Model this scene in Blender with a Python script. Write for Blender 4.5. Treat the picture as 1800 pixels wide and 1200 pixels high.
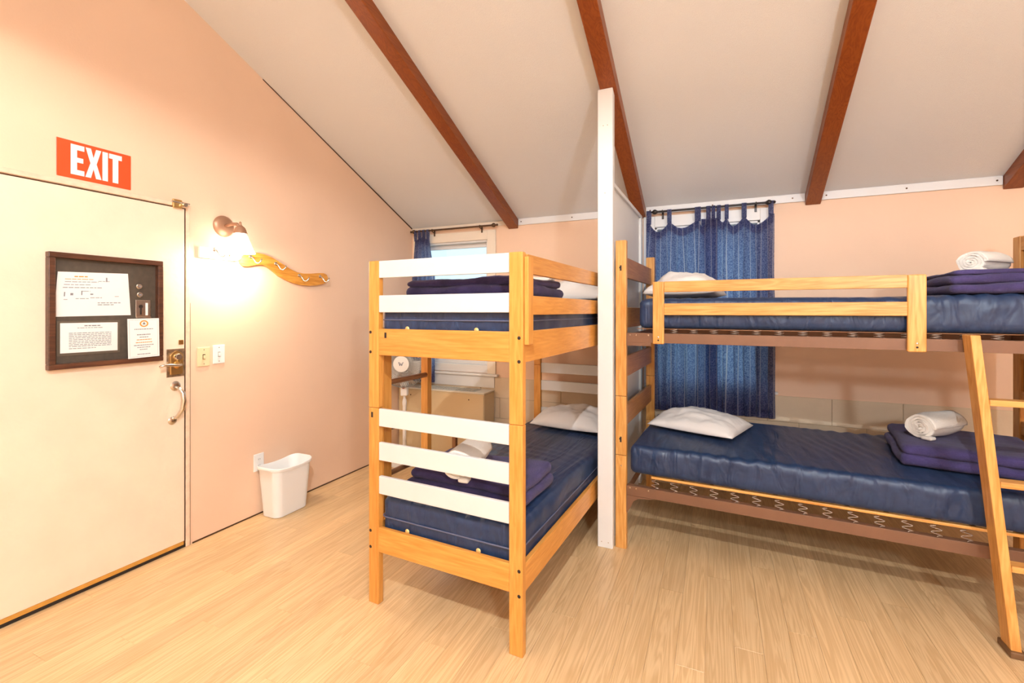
import bpy, bmesh, math, random
from mathutils import Vector, Matrix, noise

# ------------------------------------------------------------------ scene / camera / light
for o in list(bpy.data.objects):
    bpy.data.objects.remove(o)
scn = bpy.context.scene
COL = scn.collection
R = math.radians
PXF, HEYE, YAW, CYP = 805.0, 1.40, R(24.0), 547.0      # calibrated from the photograph (1800 x 1200)

cd = bpy.data.cameras.new('camera')
cam = bpy.data.objects.new('camera', cd)
COL.objects.link(cam)
cam.location = (0, 0, HEYE)
cam.rotation_euler = (R(90), 0, YAW)
cd.sensor_width = 36
cd.lens = PXF / 1800 * 36
cd.shift_y = -(600 - CYP) / 1800
cd.clip_start = 0.02
scn.camera = cam

world = bpy.data.worlds.new('world')
scn.world = world
world.use_nodes = True
bg = world.node_tree.nodes['Background']
bg.inputs[0].default_value = (0.60, 0.83, 0.96, 1)
bg.inputs[1].default_value = 1.55

vs = scn.view_settings
vs.view_transform = 'Standard'
vs.look = 'None'
vs.gamma = 1
vs.use_curve_mapping = False
vs.exposure = 0.08

XL, XR, YB, YR = -2.887, 3.1, 3.935, -2.8      # room
RIDGE_Y = (YB + YR) / 2
CZ0, CSL = 2.258, 0.442


def cz(y):
    return CZ0 + CSL * ((YB - y) if y > RIDGE_Y else (y - YR))


random.seed(4)

# ------------------------------------------------------------------ pixel helpers (direction only)
_f = Vector((-math.sin(YAW), math.cos(YAW), 0))
_r = Vector((math.cos(YAW), math.sin(YAW), 0))
_c = Vector((0, 0, HEYE))


def ray(px, py):
    return _r * ((px - 900) / PXF) + Vector((0, 0, (CYP - py) / PXF)) + _f


def on_left(px, py, x=XL):
    d = ray(px, py)
    return _c + d * (x / d.x)


def on_back(px, py, y=YB):
    d = ray(px, py)
    return _c + d * (y / d.y)


# ------------------------------------------------------------------ materials
MATS = {}


def nt(name):
    m = bpy.data.materials.new(name)
    m.use_nodes = True
    t = m.node_tree
    b = t.nodes['Principled BSDF']
    return m, t, b


def ramp(t, fac, stops):
    r = t.nodes.new('ShaderNodeValToRGB')
    el = r.color_ramp.elements
    while len(el) < len(stops):
        el.new(0.5)
    for e, (p, c) in zip(el, stops):
        e.position = p
        e.color = (*c, 1)
    t.links.new(fac, r.inputs[0])
    return r.outputs[0]


def plain(name, col, rough=0.5, metal=0.0, bump=0.0, bscale=80, var=0.0, vscale=6, spec=None, sheen=0):
    m, t, b = nt(name)
    b.inputs['Base Color'].default_value = (*col, 1)
    b.inputs['Roughness'].default_value = rough
    b.inputs['Metallic'].default_value = metal
    if spec is not None:
        b.inputs['Specular IOR Level'].default_value = spec
    if sheen:
        b.inputs['Sheen Weight'].default_value = sheen
        b.inputs['Sheen Roughness'].default_value = 0.6
    tc = t.nodes.new('ShaderNodeTexCoord')
    if var:
        n = t.nodes.new('ShaderNodeTexNoise')
        n.inputs['Scale'].default_value = vscale
        n.inputs['Detail'].default_value = 5
        t.links.new(tc.outputs['Object'], n.inputs['Vector'])
        lo = tuple(c * (1 - var) for c in col)
        hi = tuple(min(1, c * (1 + var)) for c in col)
        t.links.new(ramp(t, n.outputs[0], [(0.3, lo), (0.7, hi)]), b.inputs['Base Color'])
    if bump:
        n = t.nodes.new('ShaderNodeTexNoise')
        n.inputs['Scale'].default_value = bscale
        n.inputs['Detail'].default_value = 4
        t.links.new(tc.outputs['Object'], n.inputs['Vector'])
        bp = t.nodes.new('ShaderNodeBump')
        bp.inputs['Strength'].default_value = bump
        bp.inputs['Distance'].default_value = 0.01
        t.links.new(n.outputs[0], bp.inputs['Height'])
        t.links.new(bp.outputs[0], b.inputs['Normal'])
    MATS[name] = m
    return m


def wood(name, axis, dark, light, rough=0.35, sc=1.0, rand=0.15, contrast=1.0, fine=1.0, stretch=1.1):
    """grain runs along local axis (0,1,2)"""
    m, t, b = nt(name)
    tc = t.nodes.new('ShaderNodeTexCoord')
    oi = t.nodes.new('ShaderNodeObjectInfo')
    mp = t.nodes.new('ShaderNodeMapping')
    s = [14 * sc] * 3
    s[axis] = stretch * sc
    mp.inputs['Scale'].default_value = s
    add = t.nodes.new('ShaderNodeVectorMath')
    add.operation = 'ADD'
    mul = t.nodes.new('ShaderNodeMath')
    mul.operation = 'MULTIPLY'
    mul.inputs[1].default_value = 37.0
    t.links.new(oi.outputs['Random'], mul.inputs[0])
    t.links.new(tc.outputs['Object'], mp.inputs['Vector'])
    t.links.new(mp.outputs[0], add.inputs[0])
    t.links.new(mul.outputs[0], add.inputs[1])
    n1 = t.nodes.new('ShaderNodeTexNoise')
    n1.inputs['Scale'].default_value = 0.9
    n1.inputs['Detail'].default_value = 3
    n1.inputs['Distortion'].default_value = 1.2
    t.links.new(add.outputs[0], n1.inputs['Vector'])
    # cathedral rings from a sine of the low-frequency noise
    sn = t.nodes.new('ShaderNodeMath')
    sn.operation = 'MULTIPLY'
    sn.inputs[1].default_value = 46.0
    t.links.new(n1.outputs[0], sn.inputs[0])
    si = t.nodes.new('ShaderNodeMath')
    si.operation = 'SINE'
    t.links.new(sn.outputs[0], si.inputs[0])
    n2 = t.nodes.new('ShaderNodeTexNoise')
    n2.inputs['Scale'].default_value = 7
    n2.inputs['Detail'].default_value = 4
    t.links.new(add.outputs[0], n2.inputs['Vector'])
    mix = t.nodes.new('ShaderNodeMath')
    mix.operation = 'MULTIPLY_ADD'
    mix.inputs[1].default_value = 0.13 * contrast
    t.links.new(si.outputs[0], mix.inputs[0])
    fm = t.nodes.new('ShaderNodeMath')
    fm.operation = 'MULTIPLY_ADD'
    fm.inputs[1].default_value = fine
    fm.inputs[2].default_value = 0.5 * (1 - fine)
    t.links.new(n2.outputs[0], fm.inputs[0])
    t.links.new(fm.outputs[0], mix.inputs[2])
    col = ramp(t, mix.outputs[0], [(0.28, dark), (0.72, light)])
    hsv = t.nodes.new('ShaderNodeHueSaturation')
    mr = t.nodes.new('ShaderNodeMapRange')
    mr.inputs['To Min'].default_value = 1 - rand
    mr.inputs['To Max'].default_value = 1 + rand
    t.links.new(oi.outputs['Random'], mr.inputs[0])
    t.links.new(mr.outputs[0], hsv.inputs['Value'])
    t.links.new(col, hsv.inputs['Color'])
    t.links.new(hsv.outputs[0], b.inputs['Base Color'])
    b.inputs['Roughness'].default_value = rough
    bp = t.nodes.new('ShaderNodeBump')
    bp.inputs['Strength'].default_value = 0.08
    bp.inputs['Distance'].default_value = 0.004
    t.links.new(mix.outputs[0], bp.inputs['Height'])
    t.links.new(bp.outputs[0], b.inputs['Normal'])
    MATS[name] = m
    return m


PD, PL = (0.60, 0.245, 0.040), (0.74, 0.35, 0.08)
PINE = [wood('pine_%s' % 'xyz'[i], i, PD, PL, 0.33, rand=0.08, contrast=0.6) for i in range(3)]
OD, OL = (0.60, 0.26, 0.055), (0.76, 0.40, 0.12)
OAK = [wood('oak_%s' % 'xyz'[i], i, OD, OL, 0.36, rand=0.08) for i in range(3)]
BRN = [wood('brown_wood_%s' % 'xyz'[i], i, (0.20, 0.085, 0.035), (0.30, 0.14, 0.06), 0.4, rand=0.12) for i in range(3)]
MIDW = [wood('mid_wood_%s' % 'xyz'[i], i, (0.36, 0.15, 0.045), (0.46, 0.21, 0.07), 0.38, rand=0.1) for i in range(3)]
BEAM = wood('stained_beam', 1, (0.20, 0.042, 0.006), (0.33, 0.085, 0.013), 0.35, rand=0.1, contrast=0.7, fine=0.4)
RACK = wood('honey_rack', 1, (0.55, 0.22, 0.03), (0.72, 0.34, 0.06), 0.3)
FLOORM = wood('laminate', 1, (0.65, 0.42, 0.205), (0.80, 0.565, 0.31), 0.3, sc=1.5, rand=0.08, contrast=1.35, fine=0.35, stretch=0.6)
FRAMEW = wood('walnut_frame', 1, (0.06, 0.022, 0.012), (0.12, 0.045, 0.022), 0.35)

PEACH = plain('peach_paint', (0.865, 0.615, 0.445), 0.6, bump=0.05, bscale=120, var=0.03, vscale=2)
DOORP = plain('door_paint_lit', (0.90, 0.73, 0.57), 0.45, bump=0.12, bscale=45, var=0.04, vscale=5)  # paler than the wall paint: the light on the door is put into its colour
JAMBP = plain('jamb_paint', (0.84, 0.62, 0.46), 0.5, var=0.12, vscale=25)
CEILM = plain('ceiling_paint', (0.80, 0.81, 0.82), 0.85, bump=0.35, bscale=260)
BLOCKM = plain('block_paint', (0.74, 0.60, 0.43), 0.6, bump=0.15, bscale=90, var=0.04)
GROUT = plain('joint', (0.45, 0.36, 0.26), 0.8)
WHITEP = plain('white_paint', (0.78, 0.775, 0.76), 0.4, bump=0.03, bscale=60)
SLATW = plain('slat_white', (0.70, 0.70, 0.695), 0.38, bump=0.06, bscale=50, var=0.02)
TRIMW = plain('trim_white', (0.82, 0.83, 0.84), 0.4)
CREAMP = plain('casing_cream', (0.86, 0.77, 0.64), 0.45)
PLASTW = plain('white_plastic', (0.88, 0.88, 0.87), 0.4)
PLASTI = plain('ivory_plastic', (0.85, 0.68, 0.42), 0.35)
DARK = plain('dark_hole', (0.02, 0.013, 0.01), 0.7)
BLACKM = plain('black_iron', (0.025, 0.022, 0.022), 0.4, 0.6)
BRONZ = plain('bronze', (0.10, 0.055, 0.03), 0.35, 0.8)
COPPER = plain('copper_bronze', (0.42, 0.24, 0.15), 0.4, 0.5)
BRASS = plain('brass', (0.75, 0.52, 0.22), 0.28, 1.0)
NICKEL = plain('nickel', (0.66, 0.62, 0.56), 0.25, 1.0)
STEELP = plain('brown_steel', (0.20, 0.098, 0.055), 0.42, 0.1, var=0.06, vscale=9)
WIREM = plain('spring_wire', (0.36, 0.29, 0.24), 0.4, 0.8)
REDM = plain('exit_red', (0.84, 0.085, 0.018), 0.4)
LETW = plain('exit_white', (0.92, 0.92, 0.90), 0.4)
PAPER = plain('paper', (0.86, 0.85, 0.84), 0.6)
INK = plain('ink', (0.22, 0.22, 0.25), 0.7)
INKO = plain('ink_orange', (0.75, 0.28, 0.04), 0.6)
BACKB = plain('board_backing', (0.075, 0.058, 0.042), 0.6, var=0.15, vscale=40)
HEATM = plain('heater_beige', (0.66, 0.50, 0.29), 0.45)
HEATT = plain('heater_top', (0.72, 0.66, 0.55), 0.45)
GRILLG = plain('heater_grille', (0.42, 0.41, 0.37), 0.5)
FANW = plain('fan_plastic', (0.85, 0.83, 0.79), 0.35)
FANG = plain('fan_wire', (0.42, 0.40, 0.37), 0.4)
PILLOWM = plain('pillow_cotton', (0.84, 0.81, 0.78), 0.85, bump=0.15, bscale=35)
TOWELM = plain('towel', (0.86, 0.83, 0.77), 0.9, bump=0.35, bscale=160)
BLANKM = plain('blanket_fleece', (0.045, 0.033, 0.125), 0.95, bump=0.4, bscale=190, var=0.25, vscale=14, sheen=0.08)
RODM = plain('curtain_rod', (0.035, 0.03, 0.03), 0.35, 0.5)
RODB = plain('curtain_rod_brown', (0.10, 0.055, 0.03), 0.35, 0.5)
RUBBER = plain('foot_cap', (0.17, 0.085, 0.035), 0.5)
GROM = plain('grommet', (0.80, 0.60, 0.24), 0.4, 0.4)
RAWW = plain('raw_wood_edge', (0.62, 0.30, 0.05), 0.5, var=0.1, vscale=20)


def vinyl(name, wr_dir):
    """satin navy mattress ticking with diagonal wrinkles as fine relief"""
    m, t, b = nt(name)
    tc = t.nodes.new('ShaderNodeTexCoord')
    mp = t.nodes.new('ShaderNodeMapping')
    mp.inputs['Rotation'].default_value = (0, 0, R(wr_dir))
    mp.inputs['Scale'].default_value = (16, 2.4, 6)
    t.links.new(tc.outputs['Object'], mp.inputs['Vector'])
    n = t.nodes.new('ShaderNodeTexNoise')
    n.inputs['Scale'].default_value = 1.0
    n.inputs['Detail'].default_value = 2.5
    n.inputs['Distortion'].default_value = 0.6
    t.links.new(mp.outputs[0], n.inputs['Vector'])
    bp = t.nodes.new('ShaderNodeBump')
    bp.inputs['Strength'].default_value = 0.75
    bp.inputs['Distance'].default_value = 0.022
    t.links.new(n.outputs[0], bp.inputs['Height'])
    t.links.new(bp.outputs[0], b.inputs['Normal'])
    n2 = t.nodes.new('ShaderNodeTexNoise')
    n2.inputs['Scale'].default_value = 30
    t.links.new(tc.outputs['Object'], n2.inputs['Vector'])
    t.links.new(ramp(t, n2.outputs[0], [(0.3, (0.010, 0.026, 0.075)), (0.7, (0.016, 0.040, 0.105))]), b.inputs['Base Color'])
    b.inputs['Roughness'].default_value = 0.42
    b.inputs['Sheen Weight'].default_value = 0.05
    b.inputs['Sheen Tint'].default_value = (0.45, 0.6, 1, 1)
    return m


VINYL_X = vinyl('mattress_ticking_across', 28)
VINYL_Y = vinyl('mattress_ticking_along', -62)
PIPING = plain('mattress_piping', (0.10, 0.115, 0.19), 0.4)


def curtain_mat():
    m, t, b = nt('striped_curtain')
    uv = t.nodes.new('ShaderNodeUVMap')
    sp = t.nodes.new('ShaderNodeSeparateXYZ')
    t.links.new(uv.outputs[0], sp.inputs[0])

    def lines(freq, phase, width):
        a = t.nodes.new('ShaderNodeMath'); a.operation = 'MULTIPLY_ADD'
        a.inputs[1].default_value = freq; a.inputs[2].default_value = phase
        t.links.new(sp.outputs[0], a.inputs[0])
        f = t.nodes.new('ShaderNodeMath'); f.operation = 'FRACT'
        t.links.new(a.outputs[0], f.inputs[0])
        l = t.nodes.new('ShaderNodeMath'); l.operation = 'LESS_THAN'
        l.inputs[1].default_value = width
        t.links.new(f.outputs[0], l.inputs[0])
        return l.outputs[0]
    w1 = lines(13.0, 0.2, 0.075)
    w2 = lines(29.0, 0.55, 0.10)
    n = t.nodes.new('ShaderNodeTexNoise')
    n.inputs['Scale'].default_value = 120
    n.inputs['Detail'].default_value = 3
    tc = t.nodes.new('ShaderNodeTexCoord')
    t.links.new(tc.outputs['Object'], n.inputs['Vector'])
    base = ramp(t, n.outputs[0], [(0.3, (0.036, 0.032, 0.095)), (0.7, (0.058, 0.054, 0.145))])
    mx = t.nodes.new('ShaderNodeMixRGB')
    mx.inputs[2].default_value = (0.38, 0.36, 0.42, 1)
    t.links.new(w1, mx.inputs[0]); t.links.new(base, mx.inputs[1])
    mx2 = t.nodes.new('ShaderNodeMixRGB')
    mx2.inputs[2].default_value = (0.03, 0.03, 0.075, 1)
    t.links.new(w2, mx2.inputs[0]); t.links.new(mx.outputs[0], mx2.inputs[1])
    t.links.new(mx2.outputs[0], b.inputs['Base Color'])
    b.inputs['Roughness'].default_value = 0.9
    tr = t.nodes.new('ShaderNodeBsdfTranslucent')
    tl = ramp(t, n.outputs[0], [(0.36, (0.17, 0.25, 0.50)), (0.64, (0.56, 0.68, 0.95))])
    mx3 = t.nodes.new('ShaderNodeMixRGB')
    mx3.inputs[2].default_value = (0.6, 0.66, 0.75, 1)
    t.links.new(w1, mx3.inputs[0]); t.links.new(tl, mx3.inputs[1])
    t.links.new(mx3.outputs[0], tr.inputs[0])
    ms = t.nodes.new('ShaderNodeMixShader')
    ms.inputs[0].default_value = 0.46
    t.links.new(b.outputs[0], ms.inputs[1]); t.links.new(tr.outputs[0], ms.inputs[2])
    t.links.new(ms.outputs[0], t.nodes['Material Output'].inputs[0])
    return m


CURT = curtain_mat()


def glass_mat():
    m, t, b = nt('window_glass')
    tr = t.nodes.new('ShaderNodeBsdfTransparent')
    tr.inputs[0].default_value = (0.95, 0.98, 0.98, 1)
    gl = t.nodes.new('ShaderNodeBsdfGlossy')
    gl.inputs['Roughness'].default_value = 0.03
    ms = t.nodes.new('ShaderNodeMixShader')
    ms.inputs[0].default_value = 0.06
    t.links.new(tr.outputs[0], ms.inputs[1]); t.links.new(gl.outputs[0], ms.inputs[2])
    t.links.new(ms.outputs[0], t.nodes['Material Output'].inputs[0])
    return m


GLASS = glass_mat()


def emit(name, col, s):
    m, t, b = nt(name)
    b.inputs['Base Color'].default_value = (*col, 1)
    b.inputs['Emission Color'].default_value = (*col, 1)
    b.inputs['Emission Strength'].default_value = s
    return m


SHADE_ON = emit('lit_frosted_glass', (1.0, 0.90, 0.76), 8.0)
BULB_ON = emit('lit_bulb', (1.0, 0.86, 0.66), 20.0)


# ------------------------------------------------------------------ mesh helpers
def link(name, me, mat, parent=None, loc=(0, 0, 0), rot=(0, 0, 0), smooth=False):
    o = bpy.data.objects.new(name, me)
    COL.objects.link(o)
    if mat is not None and not me.materials:
        me.materials.append(mat)
    o.location = loc
    o.rotation_euler = rot
    if parent is not None:
        o.parent = parent
    if smooth:
        for p in me.polygons:
            p.use_smooth = True
    return o


def bobj(name, bm, mat, parent=None, loc=(0, 0, 0), rot=(0, 0, 0), smooth=False):
    bmesh.ops.recalc_face_normals(bm, faces=bm.faces)
    me = bpy.data.meshes.new(name)
    bm.to_mesh(me)
    bm.free()
    return link(name, me, mat, parent, loc, rot, smooth)


def tag(o, label=None, cat=None, group=None, kind=None):
    if label: o['label'] = label
    if cat: o['category'] = cat
    if group: o['group'] = group
    if kind: o['kind'] = kind
    return o


def thing(name, label, cat, loc=(0, 0, 0), rz=0.0, group=None):
    o = bpy.data.objects.new(name, None)
    COL.objects.link(o)
    o.empty_display_size = 0.1
    o.location = loc
    o.rotation_euler = (0, 0, rz)
    return tag(o, label, cat, group)


def add_box(bm, lo, hi, bev=0.0, seg=1):
    lo = Vector(lo); hi = Vector(hi)
    c = (lo + hi) / 2
    s = hi - lo
    r = bmesh.ops.create_cube(bm, size=1.0)
    vv = r['verts']
    bmesh.ops.scale(bm, vec=s, verts=vv)
    bmesh.ops.translate(bm, vec=c, verts=vv)
    if bev > 0:
        ed = list({e for v in vv for e in v.link_edges})
        bmesh.ops.bevel(bm, geom=ed, offset=min(bev, min(s) * 0.45), segments=seg, affect='EDGES', profile=0.5)


def box(name, lo, hi, mat, parent=None, bev=0.003, seg=2, kind=None):
    """box part, origin at its own centre"""
    lo = Vector(lo); hi = Vector(hi)
    c = (lo + hi) / 2
    h = (hi - lo) / 2
    bm = bmesh.new()
    add_box(bm, -h, h, bev, seg)
    o = bobj(name, bm, mat, parent, c)
    if kind: o['kind'] = kind
    return o


def add_cyl(bm, p0, p1, r0, r1=None, n=16, cap=True):
    p0 = Vector(p0); p1 = Vector(p1)
    if r1 is None: r1 = r0
    d = p1 - p0
    q = d.to_track_quat('Z', 'Y').to_matrix()
    a = [bm.verts.new(p0 + q @ Vector((r0 * math.cos(2 * math.pi * i / n), r0 * math.sin(2 * math.pi * i / n), 0))) for i in range(n)]
    b = [bm.verts.new(p1 + q @ Vector((r1 * math.cos(2 * math.pi * i / n), r1 * math.sin(2 * math.pi * i / n), 0))) for i in range(n)]
    for i in range(n):
        bm.faces.new((a[i], a[(i + 1) % n], b[(i + 1) % n], b[i]))
    if cap:
        bm.faces.new(a[::-1]); bm.faces.new(b)


def cyl(name, p0, p1, r, mat, parent=None, r1=None, n=16, smooth=True):
    p0 = Vector(p0); p1 = Vector(p1)
    bm = bmesh.new()
    add_cyl(bm, Vector((0, 0, 0)), p1 - p0, r, r1, n)
    o = bobj(name, bm, mat, parent, p0)
    if smooth: smooth_by_angle(o)
    return o


def smooth_by_angle(o, ang=40):
    me = o.data
    for p in me.polygons: p.use_smooth = True
    bm = bmesh.new(); bm.from_mesh(me)
    for e in bm.edges:
        if len(e.link_faces) == 2 and e.calc_face_angle(0) > R(ang): e.smooth = False
    bm.to_mesh(me); bm.free()


def add_tube(bm, pts, r, n=8, closed=False, rfun=None):
    pts = [Vector(p) for p in pts]
    rings = []
    N = len(pts)
    up = Vector((0, 0, 1))
    prev = None
    for i, p in enumerate(pts):
        if closed: d = pts[(i + 1) % N] - pts[i - 1]
        else: d = pts[min(i + 1, N - 1)] - pts[max(i - 1, 0)]
        d.normalize()
        if prev is None:
            a = d.cross(up)
            if a.length < 1e-3: a = d.cross(Vector((1, 0, 0)))
            a.normalize()
        else:
            a = prev - d * prev.dot(d)
            if a.length < 1e-6: a = d.orthogonal()
            a.normalize()
        prev = a
        b = d.cross(a)
        rr = r if rfun is None else rfun(i / (N - 1)) * r
        rings.append([bm.verts.new(p + a * rr * math.cos(2 * math.pi * k / n) + b * rr * math.sin(2 * math.pi * k / n)) for k in range(n)])
    M = N if closed else N - 1
    for i in range(M):
        x, y = rings[i], rings[(i + 1) % N]
        for k in range(n):
            bm.faces.new((x[k], x[(k + 1) % n], y[(k + 1) % n], y[k]))
    if not closed:
        bm.faces.new(rings[0][::-1]); bm.faces.new(rings[-1])


def tube(name, pts, r, mat, parent=None, n=8, closed=False, loc=(0, 0, 0), rfun=None):
    bm = bmesh.new()
    add_tube(bm, pts, r, n, closed, rfun)
    return bobj(name, bm, mat, parent, loc, smooth=True)


def lathe(name, prof, mat, parent=None, loc=(0, 0, 0), rot=(0, 0, 0), n=28, smooth=True):
    """profile [(r,z)...] about local Z"""
    bm = bmesh.new()
    rings = []
    for r, z in prof:
        if r < 1e-5:
            rings.append([bm.verts.new((0, 0, z))])
        else:
            rings.append([bm.verts.new((r * math.cos(2 * math.pi * i / n), r * math.sin(2 * math.pi * i / n), z)) for i in range(n)])
    for a, b in zip(rings, rings[1:]):
        for i in range(n):
            va = [a[0]] if len(a) == 1 else [a[i], a[(i + 1) % n]]
            vb = [b[0]] if len(b) == 1 else [b[(i + 1) % n], b[i]]
            if len(va) + len(vb) >= 3: bm.faces.new(va + vb)
    o = bobj(name, bm, mat, parent, loc, rot)
    if smooth: smooth_by_angle(o, 50)
    return o


def prism(name, pts, axis, a, b, mat, parent=None, bev=0.0):
    """polygon in the two other axes, extruded along axis from a to b (world/local coords)"""
    bm = bmesh.new()

    def v(p, h):
        q = list(p)
        q.insert(axis, h)
        return bm.verts.new(q)
    A = [v(p, a) for p in pts]
    B = [v(p, b) for p in pts]
    bm.faces.new(A); bm.faces.new(B[::-1])
    n = len(pts)
    for i in range(n):
        bm.faces.new((A[i], A[(i + 1) % n], B[(i + 1) % n], B[i]))
    bmesh.ops.recalc_face_normals(bm, faces=bm.faces)
    if bev:
        bmesh.ops.bevel(bm, geom=[e for e in bm.edges], offset=bev, segments=2, affect='EDGES', profile=0.5)
    # recentre
    c = sum((x.co for x in bm.verts), Vector()) / len(bm.verts)
    bmesh.ops.translate(bm, vec=-c, verts=bm.verts)
    return bobj(name, bm, mat, parent, c)


def soft_slab(bm, lo, hi, rnd=0.04, n=(24, 24, 6), amp=0.0, freq=5.0, seed=0, wr=None):
    """rounded cushion-like slab: dense grid box with rounded edges and noise"""
    lo = Vector(lo); hi = Vector(hi)
    c = (lo + hi) / 2
    h = (hi - lo) / 2
    rnd = min(rnd, min(h) * 0.999)
    seen = {}

    def vert(i, j, k):
        key = (i, j, k)
        if key in seen: return seen[key]
        p = Vector(((2 * i / n[0] - 1) * h.x, (2 * j / n[1] - 1) * h.y, (2 * k / n[2] - 1) * h.z))
        core = Vector([max(-(h[a] - rnd), min(h[a] - rnd, p[a])) for a in range(3)])
        d = p - core
        if d.length > 1e-9: q = core + d.normalized() * rnd
        else: q = p
        nn = d.normalized() if d.length > 1e-9 else Vector((0, 0, 1))
        if amp:
            q = q + nn * amp * noise.noise((q + Vector((seed * 7.3, seed * 3.1, 0))) * freq)
        if wr: q = q + wr(q, nn)
        seen[key] = bm.verts.new(c + q)
        return seen[key]

    def quad(a, b, c_, d):
        f = bm.faces.new((vert(*a), vert(*b), vert(*c_), vert(*d)))
        f.smooth = True
    nx, ny, nz = n
    for i in range(nx):
        for j in range(ny):
            quad((i, j, 0), (i, j + 1, 0), (i + 1, j + 1, 0), (i + 1, j, 0))
            quad((i, j, nz), (i + 1, j, nz), (i + 1, j + 1, nz), (i, j + 1, nz))
    for i in range(nx):
        for k in range(nz):
            quad((i, 0, k), (i + 1, 0, k), (i + 1, 0, k + 1), (i, 0, k + 1))
            quad((i, ny, k), (i, ny, k + 1), (i + 1, ny, k + 1), (i + 1, ny, k))
    for j in range(ny):
        for k in range(nz):
            quad((0, j, k), (0, j, k + 1), (0, j + 1, k + 1), (0, j + 1, k))
            quad((nx, j, k), (nx, j + 1, k), (nx, j + 1, k + 1), (nx, j, k + 1))


def pillow(name, label, w, d, h, loc, rz, group, seed, tilt=(0, 0), sag=None):
    bm = bmesh.new()
    N = 36
    V = {}
    for s in (1, -1):
        for i in range(N + 1):
            for j in range(N + 1):
                u = 2 * i / N - 1; v = 2 * j / N - 1
                edge = (i in (0, N)) or (j in (0, N))
                if edge and s == -1:
                    V[(s, i, j)] = V[(1, i, j)]
                    continue
                prof = max(0.0, (1 - abs(u) ** 2.6) * (1 - abs(v) ** 2.6)) ** 0.55
                pin = 1 - 0.055 * (u * u) * (1 - v * v) - 0.0 * v
                pinv = 1 - 0.07 * (v * v) * (1 - u * u)
                x = u * w / 2 * pinv; y = v * d / 2 * pin
                nz = noise.noise(Vector((u * 2.1 + seed, v * 2.1, seed * 1.7)))
                wr = noise.noise(Vector((u * 7 + seed, v * 7, s * 3.0)))
                up = h * (0.80 if s == 1 else 0.20) * prof * (1 + 0.22 * nz) + s * 0.010 * wr * prof
                z = h * 0.20 + (up if s == 1 else -h * 0.2 * prof)
                V[(s, i, j)] = bm.verts.new((x, y, z))
    for s in (1, -1):
        for i in range(N):
            for j in range(N):
                q = [V[(s, i, j)], V[(s, i + 1, j)], V[(s, i + 1, j + 1)], V[(s, i, j + 1)]]
                bm.faces.new(q if s == 1 else q[::-1]).smooth = True
    o = bobj(name, bm, PILLOWM, None, loc, (tilt[0], tilt[1], rz), smooth=True)
    return tag(o, label, 'pillow', group)


def blanket(label, w, d, layers, loc, rz, seed, group, folds=None):
    """folded fleece blanket: stacked rounded folds, each its own part"""
    t = thing('folded_blanket', label, 'blanket', loc, rz, group)
    z = 0.0
    rnd = random.Random(seed)
    for k, th in enumerate(layers):
        bm = bmesh.new()
        ox = rnd.uniform(-0.012, 0.012); oy = rnd.uniform(-0.01, 0.01)
        shrink = 0.012 * k

        def wr(q, nn, k=k, w=w, d=d):
            e = 0.012 * noise.noise(Vector((q.x * 5 + seed, q.y * 5 + k, 0.3))) * (1 if nn.z > 0 else 0.15)
            return Vector((0, 0, e)) + Vector((nn.x, nn.y, 0)) * 0.012 * noise.noise(Vector((q.x * 6, q.y * 6, k + seed)))
        soft_slab(bm, (-w / 2 + ox + shrink, -d / 2 + oy + shrink, z), (w / 2 + ox - shrink, d / 2 + oy - shrink, z + th), th * 0.5, (30, 26, 6), 0.003, 22, seed + k, wr)
        bobj('fold', bm, BLANKM, t, smooth=True)
        z += th * 0.93
    return t


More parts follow.
